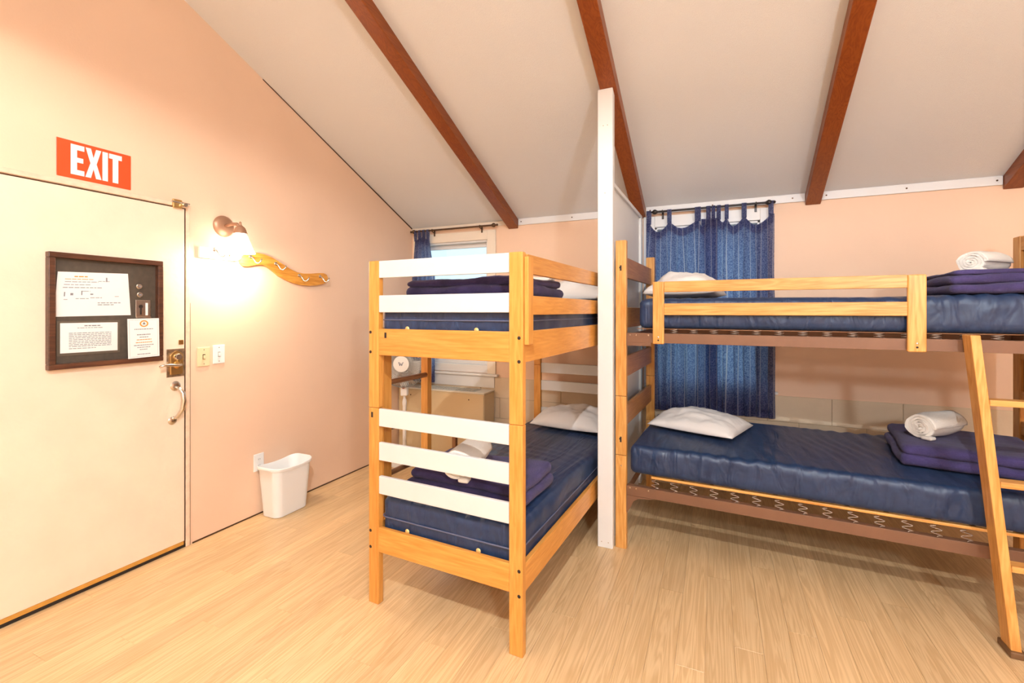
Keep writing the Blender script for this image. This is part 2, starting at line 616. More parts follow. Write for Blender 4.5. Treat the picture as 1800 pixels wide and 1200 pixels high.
def towel_roll(label, r, L, loc, rz, seed, group, turns=4.5, pitch=0.0):
    """towel rolled up: a thick spiral ribbon, axis along local X, resting on z=0"""
    t = thing('rolled_towel', label, 'towel', loc, rz, group)
    t.rotation_euler = (0, pitch, rz)
    bm = bmesh.new()
    steps = int(turns * 26)
    th = (r - 0.006) / turns
    secs = 14
    grid = []
    for s in range(secs + 1):
        x = (s / secs - 0.5) * L
        row_o = []; row_i = []
        bulge = 1 + 0.10 * math.sin(math.pi * s / secs) - 0.04
        for k in range(steps + 1):
            a = 2 * math.pi * turns * k / steps
            ro = 0.006 + th * (a / (2 * math.pi))
            n_ = noise.noise(Vector((x * 9 + seed, math.cos(a) * 2, math.sin(a) * 2))) * 0.006
            xe = x + (0.012 * noise.noise(Vector((a * 0.7, seed, 2.0))) if s in (0, secs) else 0)
            ro2 = (ro + n_ * (k / steps)) * bulge
            ri2 = max(0.002, ro2 - th * 0.80)
            row_o.append(bm.verts.new((xe, ro2 * math.cos(a), ro2 * math.sin(a) * 0.92)))
            row_i.append(bm.verts.new((xe, ri2 * math.cos(a), ri2 * math.sin(a) * 0.92)))
        grid.append((row_o, row_i))
    for s in range(secs):
        for k in range(steps):
            o0, i0 = grid[s]; o1, i1 = grid[s + 1]
            bm.faces.new((o0[k], o0[k + 1], o1[k + 1], o1[k])).smooth = True
            bm.faces.new((i0[k], i1[k], i1[k + 1], i0[k + 1])).smooth = True
        o0, i0 = grid[s]; o1, i1 = grid[s + 1]
        bm.faces.new((o0[-1], i0[-1], i1[-1], o1[-1]))
        bm.faces.new((o0[0], o1[0], i1[0], i0[0]))
    for s in (0, secs):
        o0, i0 = grid[s]
        for k in range(steps):
            bm.faces.new((o0[k], o0[k + 1], i0[k + 1], i0[k]))
    zmin = min(v.co.z for v in bm.verts)
    bmesh.ops.translate(bm, vec=(0, 0, -zmin), verts=bm.verts)
    bobj('roll', bm, TOWELM, t)
    # tucked-in loose end hanging at one end
    bm = bmesh.new()
    soft_slab(bm, (-L * 0.5 - 0.028, -r * 0.9, 0.004), (-L * 0.5 + 0.02, -r * 0.25, 0.022), 0.008, (8, 8, 3), 0.004, 20, seed)
    bobj('loose_end', bm, TOWELM, t, smooth=True)
    return t


# ------------------------------------------------------------------ lamps (pendants of the room and an added fill globe, above and behind the camera)
def point(name, loc, energy, col, rad, parent=None):
    l = bpy.data.lights.new(name, 'POINT')
    l.energy = energy
    l.color = col
    l.shadow_soft_size = rad
    o = bpy.data.objects.new(name, l)
    COL.objects.link(o)
    o.location = loc
    if parent: o.parent = parent
    return o


def pendant(label, x, y, z, energy, col, shade_r=0.17, shade_h=0.19):
    """metal cone shade: the bulb sits up inside, so the rim cuts the light off above"""
    t = thing('pendant_lamp', label, 'lamp', (x, y, z), 0, None)
    lathe('lamp_shade', [(0.03, shade_h), (0.05, shade_h), (shade_r, 0.0), (shade_r - 0.006, 0.0), (0.046, shade_h - 0.008), (0.03, shade_h - 0.008), (0.03, shade_h)], SHADEM, t)
    lathe('bulb', [(0, 0.052), (0.022, 0.060), (0.030, 0.085), (0.022, 0.12), (0.014, 0.15), (0, 0.15)], BULB_ON, t)
    lathe('socket', [(0, 0.15), (0.02, 0.15), (0.02, shade_h + 0.03), (0, shade_h + 0.03)], BRONZ, t)
    cyl('cord', (0, 0, shade_h + 0.03), (0, 0, cz(y) - z), 0.004, BLACKM, t, n=8)
    point('lamp_light', (0, 0, 0.028), energy, col, 0.011, t)
    return t


def globe(label, x, y, z, watts, col, r=0.07):
    """added fill lamp: bare opal glass globe on a cord; the glowing glass itself is the light"""
    t = thing('fill_globe_lamp', label, 'lamp', (x, y, z), 0, None)
    m = emit('opal_fill_globe', col, watts / (4 * math.pi ** 2 * r * r))
    n = 14
    lathe('glass_globe', [(r * math.sin(math.pi * k / n), -r * math.cos(math.pi * k / n)) for k in range(n + 1)], m, t)
    lathe('cap', [(0, 0.035), (0.012, 0.035), (0.03, 0.012), (0.032, 0.0), (0, 0.0)], BRONZ, t, (0, 0, r - 0.004))
    cyl('cord', (0, 0, r + 0.03), (0, 0, cz(y) - z), 0.004, BLACKM, t, n=8)
    return t


SHADEM = plain('shade_enamel', (0.75, 0.72, 0.66), 0.5)
WARM = (1.0, 0.92, 0.80)
COOL = (0.94, 0.97, 1.0)
pendant('cone shaded pendant lamp hanging over the middle of the room', 0.08, -0.35, 3.02, 222, COOL)
pendant('cone shaded pendant lamp hanging near the door wall', -1.90, 0.0, 2.832, 28, WARM)
globe('added unseen opal globe fill lamp toward the rear of the room', 1.5, -1.2, 2.25, 178, (0.82, 0.93, 1.0), 0.11)  # added out of view as cool fill for the ceiling and shadows

# ------------------------------------------------------------------ setting: floor
fl = box('floor', (XL - 0.1, YR - 0.1, -0.10), (XR + 0.1, YB + 0.1, -0.006), plain('laminate_plain', (0.75, 0.50, 0.27), 0.35, var=0.08), None, 0)
tag(fl, 'light oak laminate floor of narrow boards', None, None, 'structure')
PW, PLEN = 0.1095, 1.21
ncol = int((2.6 - XL) / PW)
pm_cache = {}


def plank_mesh(w, l):
    key = (round(w, 3), round(l, 3))
    if key not in pm_cache:
        bm = bmesh.new()
        add_box(bm, (-w / 2 + 0.0003, -l / 2 + 0.0003, -0.006), (w / 2 - 0.0003, l / 2 - 0.0003, 0.0), 0.0006, 1)
        bmesh.ops.recalc_face_normals(bm, faces=bm.faces)
        me = bpy.data.meshes.new('plank')
        bm.to_mesh(me); bm.free()
        me.materials.append(FLOORM)
        pm_cache[key] = me
    return pm_cache[key]


for i in range(ncol):
    x0 = XL + i * PW
    yend = YB
    first = 0.3 + 0.1 * ((i * 5) % 12)
    cuts = [yend]
    y = yend - first
    while y > 0.1:
        cuts.append(y); y -= PLEN
    cuts.append(max(y, -0.6))
    for a, b in zip(cuts, cuts[1:]):
        if a < 0.35 or a - b < 0.05: continue
        # boards nobody can see (outside the wedge in view) are left to the base slab
        cx = x0 + PW / 2
        if cx > 0.0 and a < cx * 0.62: continue
        if cx > 1.75 and a < 2.2: continue
        o = link('plank', plank_mesh(PW, a - b), FLOORM, fl, (cx, (a + b) / 2, 0.053))
# floor origin is at its centre
for o in fl.children:
    o.location = Vector(o.location) - Vector((fl.location.x, fl.location.y, 0)) + Vector((0, 0, 0))
    o.location.z = -fl.location.z

# ------------------------------------------------------------------ walls
T = 0.12
wl = prism('wall_left', [(YR - T, -0.1), (YB + T, -0.1), (YB + T, cz(YB) - 0.05), (RIDGE_Y, cz(RIDGE_Y) + 0.05), (YR - T, CZ0)], 0, XL - T, XL, PEACH)
tag(wl, 'peach painted gable wall with the door', None, None, 'structure')
wr_ = prism('wall_right', [(YR - T, -0.1), (YB + T, -0.1), (YB + T, CZ0), (RIDGE_Y, cz(RIDGE_Y) + 0.05), (YR - T, CZ0)], 0, XR, XR + T, PEACH)
tag(wr_, 'peach painted gable wall opposite the door', None, None, 'structure')
we = box('wall_rear', (XL - T, YR - T, -0.1), (XR + T, YR, CZ0 + 0.05), PEACH, None, 0)
tag(we, 'peach painted wall behind the camera', None, None, 'structure')

W1 = (-2.79, -2.005, 0.86, 2.09)      # glass openings x0,x1,z0,z1
W2 = (-0.46, 0.305, 0.815, 2.09)
bm = bmesh.new()
xs = [XL - T, W1[0], W1[1], W2[0], W2[1], XR + T]
for k in range(5):
    if k in (1, 3):
        add_box(bm, (xs[k], YB, -0.1), (xs[k + 1], YB + T, (W1 if k == 1 else W2)[2]))
        add_box(bm, (xs[k], YB, W1[3]), (xs[k + 1], YB + T, cz(YB) + 0.02))
    else:
        add_box(bm, (xs[k], YB, -0.1), (xs[k + 1], YB + T, cz(YB) + 0.02))
wb = bobj('wall_back', bm, PEACH)
tag(wb, 'peach painted low wall with two windows', None, None, 'structure')
# painted block wainscot
BW, BH = 0.405, 0.193
bmc = {}
jw = box('joint_bed', (XL, YB - 0.006, 0.0), (XR, YB - 0.0005, 0.768), GROUT, wb, 0)
for r_ in range(4):
    x = XL - (0.0 if r_ % 2 else BW / 2)
    while x < XR - 0.01:
        a = max(x, XL); b = min(x + BW, XR)
        if b - a > 0.05:
            key = round(b - a, 3)
            if key not in bmc:
                bm = bmesh.new()
                h = (b - a) / 2
                add_box(bm, (-h + 0.0012, -0.006, -BH / 2 + 0.0012), (h - 0.0012, 0.006, BH / 2 - 0.0012), 0.0015, 1)
                bmesh.ops.recalc_face_normals(bm, faces=bm.faces)
                me = bpy.data.meshes.new('block'); bm.to_mesh(me); bm.free()
                me.materials.append(BLOCKM)
                bmc[key] = me
            link('block', bmc[key], BLOCKM, wb, ((a + b) / 2, YB - 0.0065, (r_ + 0.5) * BH))
        x += BW

# ceiling: two slopes
bm = bmesh.new()
e = 0.06
for ya, yb in ((YB + T, RIDGE_Y), (YR - T, RIDGE_Y)):
    za = CZ0 - CSL * T
    zb = cz(RIDGE_Y)
    v = [bm.verts.new(p) for p in ((XL - T, ya, za), (XR + T, ya, za), (XR + T, yb, zb), (XL - T, yb, zb),
                                   (XL - T, ya, za + e), (XR + T, ya, za + e), (XR + T, yb, zb + e), (XL - T, yb, zb + e))]
    for q in ((0, 1, 2, 3), (4, 7, 6, 5), (0, 4, 5, 1), (1, 5, 6, 2), (2, 6, 7, 3), (3, 7, 4, 0)):
        bm.faces.new([v[i] for i in q])
ce = bobj('ceiling', bm, CEILM)
tag(ce, 'white textured sloping ceiling with stained beams', None, None, 'structure')


def beam(xa_wall, xb_wall, skew, depth=0.085):
    """rectangular rafter under the slope; ends square against the back wall"""
    y1, y0 = YB - 0.001, RIDGE_Y
    bm = bmesh.new()
    xs_ = lambda x, y: x + skew * (YB - y)
    vs_ = []
    for y in (y1, y0):
        zc = cz(y) + 0.004
        zb = cz(y) - depth
        vs_ += [(xs_(xa_wall, y), y, zb), (xs_(xb_wall, y), y, zb), (xs_(xb_wall, y), y, zc), (xs_(xa_wall, y), y, zc)]
    c = Vector(((xa_wall + xb_wall) / 2, (y0 + y1) / 2, cz((y0 + y1) / 2)))
    v = [bm.verts.new(Vector(p) - c) for p in vs_]
    for q in ((0, 1, 2, 3), (4, 7, 6, 5), (0, 4, 5, 1), (1, 5, 6, 2), (2, 6, 7, 3), (3, 7, 4, 0)):
        bm.faces.new([v[i] for i in q])
    bmesh.ops.bevel(bm, geom=list(bm.edges), offset=0.005, segments=2, affect='EDGES', profile=0.5)
    return bobj('beam', bm, BEAM, ce, c)


beam(-1.785, -1.687, -0.0225)
beam(-0.632, -0.534, 0.0)
beam(0.597, 0.692, -0.022)
beam(1.668, 1.766, -0.02)
beam(2.75, 2.848, 0.0)

# white screwed trim between the beams
segs = [(-1.684, -0.645), (-0.530, 0.594), (0.695, 1.665), (1.769, 2.74)]
for n_, (a, b) in enumerate(segs):
    t = box('trim_%d' % (n_ + 1), (a, YB - 0.014, 2.203), (b, YB, 2.262), TRIMW, None, 0.003)
    tag(t, 'white painted trim strip under the slope, piece %s' % ['beside the corner window', 'above the curtained window', 'above the upper bunk', 'past the last beam'][n_], None, None, 'structure')
    for u in ([0.03, 0.5, 0.97] if n_ != 1 else [0.03, 0.45, 0.93]):
        x = a + (b - a) * u
        c = cyl('screw', (x - (a + b) / 2, -0.0075, 0.0), (x - (a + b) / 2, -0.0095, 0.0), 0.0055, BRONZ, t, n=10)
# flat strip between corner and first beam is hidden behind the slope: slim moulding
t = box('trim_5', (XL, YB - 0.012, 2.215), (-1.79, YB, 2.255), CREAMP, None, 0.003)
tag(t, 'cream strip over the corner window', None, None, 'structure')
# dark open joint along the gable slope, painted gap shadow along the floor line
bmx = bmesh.new()
yA, yB_ = 2.21, YB - 0.01
v = [bmx.verts.new(p) for p in ((XL + 0.004, yA, cz(yA) - 0.001), (XL + 0.004, yB_, cz(yB_) - 0.001), (XL + 0.004, yB_, cz(yB_) - 0.013), (XL + 0.004, yA, cz(yA) - 0.006),
                                (XL - 0.002, yA, cz(yA) - 0.001), (XL - 0.002, yB_, cz(yB_) - 0.001), (XL - 0.002, yB_, cz(yB_) - 0.013), (XL - 0.002, yA, cz(yA) - 0.006))]
for q in ((0, 1, 2, 3), (4, 7, 6, 5), (0, 4, 5, 1), (1, 5, 6, 2), (2, 6, 7, 3), (3, 7, 4, 0)):
    bmx.faces.new([v[i] for i in q])
tag(bobj('trim_6', bmx, BRONZ), 'thin dark edge strip where wall meets slope', None, None, 'structure')
tag(box('floor_gap_shadow', (XL - 0.001, 1.74, 0.0), (XL + 0.004, YB - 0.02, 0.008), BRONZ, None, 0), 'thin painted gap shadow at the foot of the door wall', None, None, 'structure')  # no board here: a dark strip drawn in as the floor gap's shadow

# ------------------------------------------------------------------ windows


def window(n, w, label, casing):
    x0, x1, z0, z1 = w
    t = bpy.data.objects.new('window_%d' % n, None)
    COL.objects.link(t)
    t.location = ((x0 + x1) / 2, YB, z0)
    tag(t, label, None, None, 'structure')
    X = lambda x: x - (x0 + x1) / 2
    Zz = lambda z: z - z0
    cw = 0.088
    cl = 0.072 if n == 1 else cw
    box('casing', (X(x0) - cl, -0.018, Zz(0.80)), (X(x0), 0, Zz(z1) + 0.09), casing, t)
    box('casing', (X(x1), -0.018, Zz(0.80)), (X(x1) + cw, 0, Zz(z1) + 0.09), casing, t)
    box('casing', (X(x0), -0.018, Zz(z1)), (X(x1), 0, Zz(z1) + 0.09), casing, t)
    box('stool', (X(x0) - cl, -0.045 if n == 1 else -0.026, Zz(0.778)), (X(x1) + cw + 0.03, 0.0, Zz(0.80)), WHITEP, t, 0.006, 3)
    box('apron', (X(x0) - cl + 0.01, -0.020, Zz(0.668)), (X(x1) + cw - 0.01, -0.0135, Zz(0.778)), WHITEP, t)
    # jamb liner
    box('jamb', (X(x0), 0.0, 0.0), (X(x0) + 0.018, T, Zz(z1)), WHITEP, t)
    box('jamb', (X(x1) - 0.018, 0.0, 0.0), (X(x1), T, Zz(z1)), WHITEP, t)
    box('sill', (X(x0), -0.01, -0.055), (X(x1), T, 0.02), WHITEP, t)
    box('head', (X(x0), 0.0, Zz(z1) - 0.018), (X(x1), T, Zz(z1)), WHITEP, t)
    zm = Zz((z0 + z1) / 2)
    for k, (a, b, yy) in enumerate(((0.02, zm + 0.02, 0.035), (zm - 0.02, Zz(z1) - 0.018, 0.07))):
        s = box('sash', (X(x0) + 0.018, yy, a), (X(x0) + 0.055, yy + 0.03, b), WHITEP, t)
        box('sash', (X(x1) - 0.055, yy, a), (X(x1) - 0.018, yy + 0.03, b), WHITEP, t)
        box('sash', (X(x0) + 0.055, yy, a), (X(x1) - 0.055, yy + 0.03, a + 0.04), WHITEP, t)
        box('sash', (X(x0) + 0.055, yy, b - 0.04), (X(x1) - 0.055, yy + 0.03, b), WHITEP, t)
        box('pane', (X(x0) + 0.05, yy + 0.013, a + 0.035), (X(x1) - 0.05, yy + 0.017, b - 0.035), GLASS, t, 0)
    return t


window(1, W1, 'double hung corner window with a cream casing and a bare pane', CREAMP)
window(2, W2, 'double hung window hidden behind closed navy curtains', WHITEP)

# outside: ground and a pale lap-sided neighbour wall seen through the glass
g = box('ground_outside', (-9, YB + T + 0.02, -0.6), (7, 14, -0.5), plain('gravel', (0.45, 0.46, 0.42), 0.9), None, 0)
tag(g, 'pale ground outside the windows', None, None, 'structure')
nb = thing('neighbour_fence', 'pale horizontal board fence outside the corner window', 'fence', (-4.0, 8.5, -0.5))
FEN = plain('fence_board', (0.72, 0.78, 0.80), 0.7)
for k in range(9):
    box('board', (-3.5, -0.01, 0.02 + k * 0.155), (3.5, 0.012, 0.155 + k * 0.155), FEN, nb, 0.004)
for k in range(4):
    box('post', (-3.4 + k * 2.25, 0.012, 0.0), (-3.3 + k * 2.25, 0.1, 1.45), FEN, nb, 0.004)

# ------------------------------------------------------------------ partition
pt = bpy.data.objects.new('wall_partition', None)
COL.objects.link(pt)
pt.location = (-0.60, 2.70, 0)
tag(pt, 'white partition of a tall post and a panel between the two bunk beds', None, None, 'structure')
zt = cz(2.70) - 0.0853
prism('post', [(0.0, 0.0), (0.055, 0.0), (0.055, zt - CSL * 0.055), (0.0, zt)], 0, -0.044, 0.046, WHITEP, pt, 0.004)
prism('panel', [(0.055, 0.0), (YB - 0.014 - 2.70, 0.0), (YB - 0.014 - 2.70, 2.165), (0.5, 2.165), (0.055, 2.15)], 0, 0.004, 0.026, WHITEP, pt, 0.002)
prism('cap', [(0.055, 2.15), (YB - 0.014 - 2.70, 2.165), (YB - 0.014 - 2.70, 2.19), (0.055, 2.175)], 0, -0.012, 0.042, WHITEP, pt, 0.002)
box('edge_batten', (0.026, 1.13, 0.0), (0.044, 1.215, 2.16), WHITEP, pt, 0.002)
for (sx, sz) in ((-0.02, 0.035), (0.02, 0.035), (-0.01, 2.5), (0.015, 2.5), (0.0, 2.1)):
    cyl('nail', (sx, 0.0005, sz), (sx, -0.001, sz), 0.003, GROUT, pt, n=8)

# ------------------------------------------------------------------ door and what hangs on its wall
D = bpy.data.objects.new('door_1', None)
COL.objects.link(D)
D.location = (XL, 1.25, 0)
tag(D, 'peach painted flush door with brass lever and notice board', None, None, 'structure')
dy = lambda y: y - 1.25
slab = box('slab', (-0.002, dy(0.77), 0.042), (0.012, dy(1.689), 2.005), DOORP, D, 0.003)
box('bottom_edge', (-0.001, dy(0.77), 0.020), (0.010, dy(1.686), 0.041), RAWW, D, 0.001)
box('gap', (-0.003, dy(0.77), 0.001), (0.004, dy(1.70), 0.020), DARK, D, 0)
box('gap', (-0.003, dy(1.6895), 0.001), (0.003, dy(1.699), 2.010), BRONZ, D, 0)
box('gap', (-0.003, dy(0.77), 2.005), (0.004, dy(1.699), 2.010), BRONZ, D, 0)
box('jamb', (-0.003, dy(1.699), 0.0), (0.010, dy(1.722), 2.030), JAMBP, D, 0.003)
box('gap', (-0.003, dy(1.7225), 0.0), (0.0025, dy(1.7275), 1.45), BRONZ, D, 0)
box('head_strip', (-0.003, dy(0.77), 2.012), (0.020, dy(1.700), 2.036), JAMBP, D, 0.004)
# small latch at the head
lt = box('latch', (0.020, dy(1.615), 2.000), (0.034, dy(1.665), 2.050), BRASS, D, 0.004)
cyl('latch_knob', (0.012, 0.03, 0.0), (0.03, 0.03, -0.004), 0.011, NICKEL, lt)
cyl('latch_bolt', (0.006, -0.03, 0.008), (0.006, 0.065, 0.008), 0.006, NICKEL, lt)
# lockset
ls = box('backplate', (0.0125, dy(1.590), 1.020), (0.0165, dy(1.688), 1.182), plain('worn_metal', (0.36, 0.26, 0.17), 0.35, 0.7, var=0.4, vscale=40), D, 0.002)
esc = prism('escutcheon', [(-0.034, -0.066), (0.030, -0.066), (0.034, -0.05), (0.034, 0.045), (0.02, 0.062), (0.0, 0.07), (-0.02, 0.062), (-0.034, 0.045)], 0, 0.002, 0.012, BRASS, ls, 0.002)
lathe('cylinder', [(0, 0.018), (0.016, 0.018), (0.02, 0.012), (0.022, 0.0), (0, 0)], NICKEL, ls, (0.011, 0.004, 0.034), (0, R(90), 0))
lathe('rose', [(0, 0.022), (0.014, 0.022), (0.02, 0.008), (0.024, 0.0), (0, 0)], BRASS, ls, (0.011, 0.004, -0.010), (0, R(90), 0))
tube('lever', [(0.03, 0.006, -0.010), (0.045, 0.004, -0.010), (0.052, -0.015, -0.011), (0.052, -0.05, -0.007), (0.050, -0.085, -0.004), (0.047, -0.11, -0.012)], 0.0075, NICKEL, ls, 10, rfun=lambda t: 1.0 if t < 0.5 else 1.15 - 0.5 * (t - 0.5))
box('strike', (0.0125, dy(1.655), 1.205), (0.0145, dy(1.683), 1.232), BRASS, D, 0.001)
# pull handle
ph = tube('pull_handle', [(0.013, dy(1.638), 0.962), (0.04, dy(1.645), 0.95), (0.055, dy(1.655), 0.925), (0.057, dy(1.658), 0.88), (0.055, dy(1.652), 0.83), (0.04, dy(1.632), 0.79), (0.013, dy(1.622), 0.775)], 0.010, NICKEL, D, 10, rfun=lambda t: 0.75 + 0.65 * math.sin(math.pi * t))
lathe('pull_rosette', [(0, 0.008), (0.016, 0.008), (0.028, 0.002), (0.028, 0), (0, 0)], NICKEL, D, (0.0125, dy(1.638), 0.966), (0, R(90), 0))
lathe('pull_rosette', [(0, 0.008), (0.014, 0.008), (0.024, 0.002), (0.024, 0), (0, 0)], NICKEL, D, (0.0125, dy(1.622), 0.768), (0, R(90), 0))

# EXIT sign
ex = thing('exit_sign', 'red rectangular EXIT sign with white block letters over the door', 'sign', (XL, 1.268, 2.145))
box('panel', (0.0003, -0.153, -0.0915), (0.004, 0.153, 0.0915), REDM, ex, 0.0015)


def letter(name, polys, y0, w, h):
    bm = bmesh.new()
    for poly in polys:
        A = [bm.verts.new((0.0, (p[0] - 0.5) * w, (p[1] - 0.5) * h)) for p in poly]
        B = [bm.verts.new((0.0012, (p[0] - 0.5) * w, (p[1] - 0.5) * h)) for p in poly]
        bm.faces.new(A); bm.faces.new(B[::-1])
        for i in range(len(poly)):
            j = (i + 1) % len(poly)
            bm.faces.new((A[i], A[j], B[j], B[i]))
    return bobj(name, bm, LETW, ex, (0.0042, y0 + w / 2, 0.002))


H_ = 0.148
S_ = 0.40
letter('letter_e', [[(0, 0), (1, 0), (1, 0.17), (0.46, 0.17), (0.46, 0.42), (0.92, 0.42), (0.92, 0.58), (0.46, 0.58), (0.46, 0.83), (1, 0.83), (1, 1), (0, 1)]], -0.100, 0.053, H_)
letter('letter_x', [[(0, 0), (0.34, 0), (0.5, 0.32), (0.66, 0), (1, 0), (0.69, 0.5), (0.98, 1), (0.66, 1), (0.5, 0.69), (0.34, 1), (0.02, 1), (0.31, 0.5)]], -0.043, 0.066, H_)
letter('letter_i', [[(0, 0), (1, 0), (1, 1), (0, 1)]], 0.027, 0.023, H_)
letter('letter_t', [[(0.28, 0), (0.72, 0), (0.72, 0.83), (1, 0.83), (1, 1), (0, 1), (0, 0.83), (0.28, 0.83)]], 0.055, 0.056, H_)

# notice board on the door
DX = XL + 0.012      # door face
nbd = thing('notice_board', 'dark wood framed shadow box notice board on the door', 'notice board', (DX, 1.3145, 1.402))
hw, hh = 0.243, 0.279
box('backing', (0.0, -hw + 0.01, -hh + 0.01), (0.006, hw - 0.01, hh - 0.01), BACKB, nbd, 0)
for (a, b) in (((-hw, -hh), (hw, -hh + 0.026)), ((-hw, hh - 0.026), (hw, hh))):
    box('frame_rail', (0.0, a[0], a[1]), (0.034, b[0], b[1]), FRAMEW, nbd, 0.003)
for (a, b) in (((-hw, -hh + 0.0262), (-hw + 0.026, hh - 0.0262)), ((hw - 0.026, -hh + 0.0262), (hw, hh - 0.0262))):
    box('frame_stile', (0.0, a[0], a[1]), (0.034, b[0], b[1]), FRAMEW, nbd, 0.003)


def paper(name, label, pts, lines, x=DX + 0.0075, extra=None):
    """sheet pinned on the board; pts = 4 corners (y,z) TL,TR,BR,BL; lines = [(u0,u1,v,thickness,mat)]"""
    c = (sum(p[0] for p in pts) / 4, sum(p[1] for p in pts) / 4)
    t = thing(name, label, 'paper', (x, c[0], c[1]))
    bm = bmesh.new()
    A = [bm.verts.new((0.0, p[0] - c[0], p[1] - c[1])) for p in pts]
    B = [bm.verts.new((0.0012, p[0] - c[0], p[1] - c[1])) for p in pts]
    bm.faces.new(A); bm.faces.new(B[::-1])
    for i in range(4):
        bm.faces.new((A[i], A[(i + 1) % 4], B[(i + 1) % 4], B[i]))
    bobj('sheet', bm, PAPER, t)

    def uv(u, v):
        tl, tr, br, bl = [Vector(p) for p in pts]
        p = (tl * (1 - u) + tr * u) * (1 - v) + (bl * (1 - u) + br * u) * v
        return Vector((0.0016, p.x - c[0], p.y - c[1]))
    rnd = random.Random(len(label))
    bms = {}
    for (u0, u1, v, th, mat) in lines:
        bm = bms.setdefault(mat.name, (bmesh.new(), mat))[0]
        u = u0
        while u < u1 - 0.004:
            e = min(u1, u + rnd.uniform(0.03, 0.09))
            q = [uv(u, v - th / 2), uv(e, v - th / 2), uv(e, v + th / 2), uv(u, v + th / 2)]
            bm.faces.new([bm.verts.new(p) for p in q])
            u = e + 0.012
    for nme, (bm, mat) in bms.items():
        bobj('print', bm, mat, t)['kind'] = 'stuff'
    return t


L1 = [(0.22, 0.40, 0.10, 0.025, INKO), (0.10, 0.48, 0.16, 0.014, INKO), (0.10, 0.55, 0.22, 0.014, INK), (0.09, 0.45, 0.285, 0.014, INK), (0.08, 0.60, 0.35, 0.016, INK), (0.55, 0.72, 0.20, 0.012, INK),
      (0.10, 0.115, 0.50, 0.10, INK), (0.18, 0.22, 0.50, 0.05, INK), (0.32, 0.335, 0.47, 0.10, INK), (0.335, 0.44, 0.43, 0.012, INK), (0.44, 0.48, 0.50, 0.03, INK), (0.25, 0.42, 0.60, 0.014, INK), (0.10, 0.16, 0.62, 0.012, INK),
      (0.44, 0.60, 0.58, 0.014, INK), (0.78, 0.84, 0.55, 0.012, INK), (0.54, 0.86, 0.70, 0.018, INK), (0.54, 0.76, 0.745, 0.018, INK), (0.66, 0.68, 0.16, 0.10, INK)]
p1 = [(1.114, 1.590), (1.399, 1.600), (1.412, 1.380), (1.098, 1.374)]
paper('notice_sheet', 'large white notice with small diagrams and an orange heading', p1, L1)
L2 = [(0.40, 0.68, 0.10, 0.035, INK), (0.28, 0.72, 0.17, 0.02, INK)] + [(0.14, 0.88, 0.34 + 0.056 * k, 0.022, INK) for k in range(9)] + [(0.14, 0.60, 0.86, 0.022, INK)]
p2 = [(1.121, 1.343), (1.351, 1.343), (1.351, 1.197), (1.121, 1.198)]
paper('notice_sheet', 'small landscape sheet of grey text in a dark mount on the board', p2, L2, DX + 0.011)
mt = thing('paper_mount', 'dark backing card behind the small landscape text sheet', 'card', (DX + 0.0065, 1.236, 1.270))
box('card', (0.0, -0.127, -0.085), (0.003, 0.127, 0.083), plain('mount_card', (0.11, 0.085, 0.06), 0.6), mt, 0.0005)
L3 = [(0.20, 0.80, 0.27, 0.02, INK), (0.28, 0.72, 0.41, 0.024, INK), (0.36, 0.64, 0.475, 0.02, INK), (0.27, 0.74, 0.54, 0.02, INKO), (0.24, 0.76, 0.61, 0.02, INKO), (0.18, 0.82, 0.68, 0.02, INK), (0.28, 0.70, 0.735, 0.018, INK), (0.36, 0.60, 0.79, 0.018, INK), (0.28, 0.70, 0.91, 0.018, INK),
      (0.05, 0.95, 0.035, 0.005, INK), (0.05, 0.95, 0.965, 0.005, INK), (0.05, 0.056, 0.5, 0.9, INK), (0.945, 0.951, 0.5, 0.9, INK)]
p3 = [(1.383, 1.360), (1.533, 1.362), (1.536, 1.152), (1.387, 1.148)]
pp3 = paper('notice_sheet', 'white portrait card with a round orange emblem on the notice board', p3, L3, DX + 0.035)
bm = bmesh.new()
for (r0, r1, mm) in ((0.012, 0.018, 0),):
    n = 28
    a = [bm.verts.new((0.002, r0 * 1.15 * math.cos(2 * math.pi * i / n), r0 * math.sin(2 * math.pi * i / n))) for i in range(n)]
    b = [bm.verts.new((0.002, r1 * 1.15 * math.cos(2 * math.pi * i / n), r1 * math.sin(2 * math.pi * i / n))) for i in range(n)]
    for i in range(n):
        bm.faces.new((a[i], a[(i + 1) % n], b[(i + 1) % n], b[i]))
bobj('emblem_ring', bm, INKO, pp3, (0, 0.0, 0.078))
bm = bmesh.new()
bm.faces.new([bm.verts.new((0.002, y, z)) for y, z in ((-0.007, -0.006), (0.007, -0.006), (0.004, 0.003), (0.0, 0.008), (-0.004, 0.003))])
bobj('emblem_mark', bm, INK, pp3, (0, 0.0, 0.079))

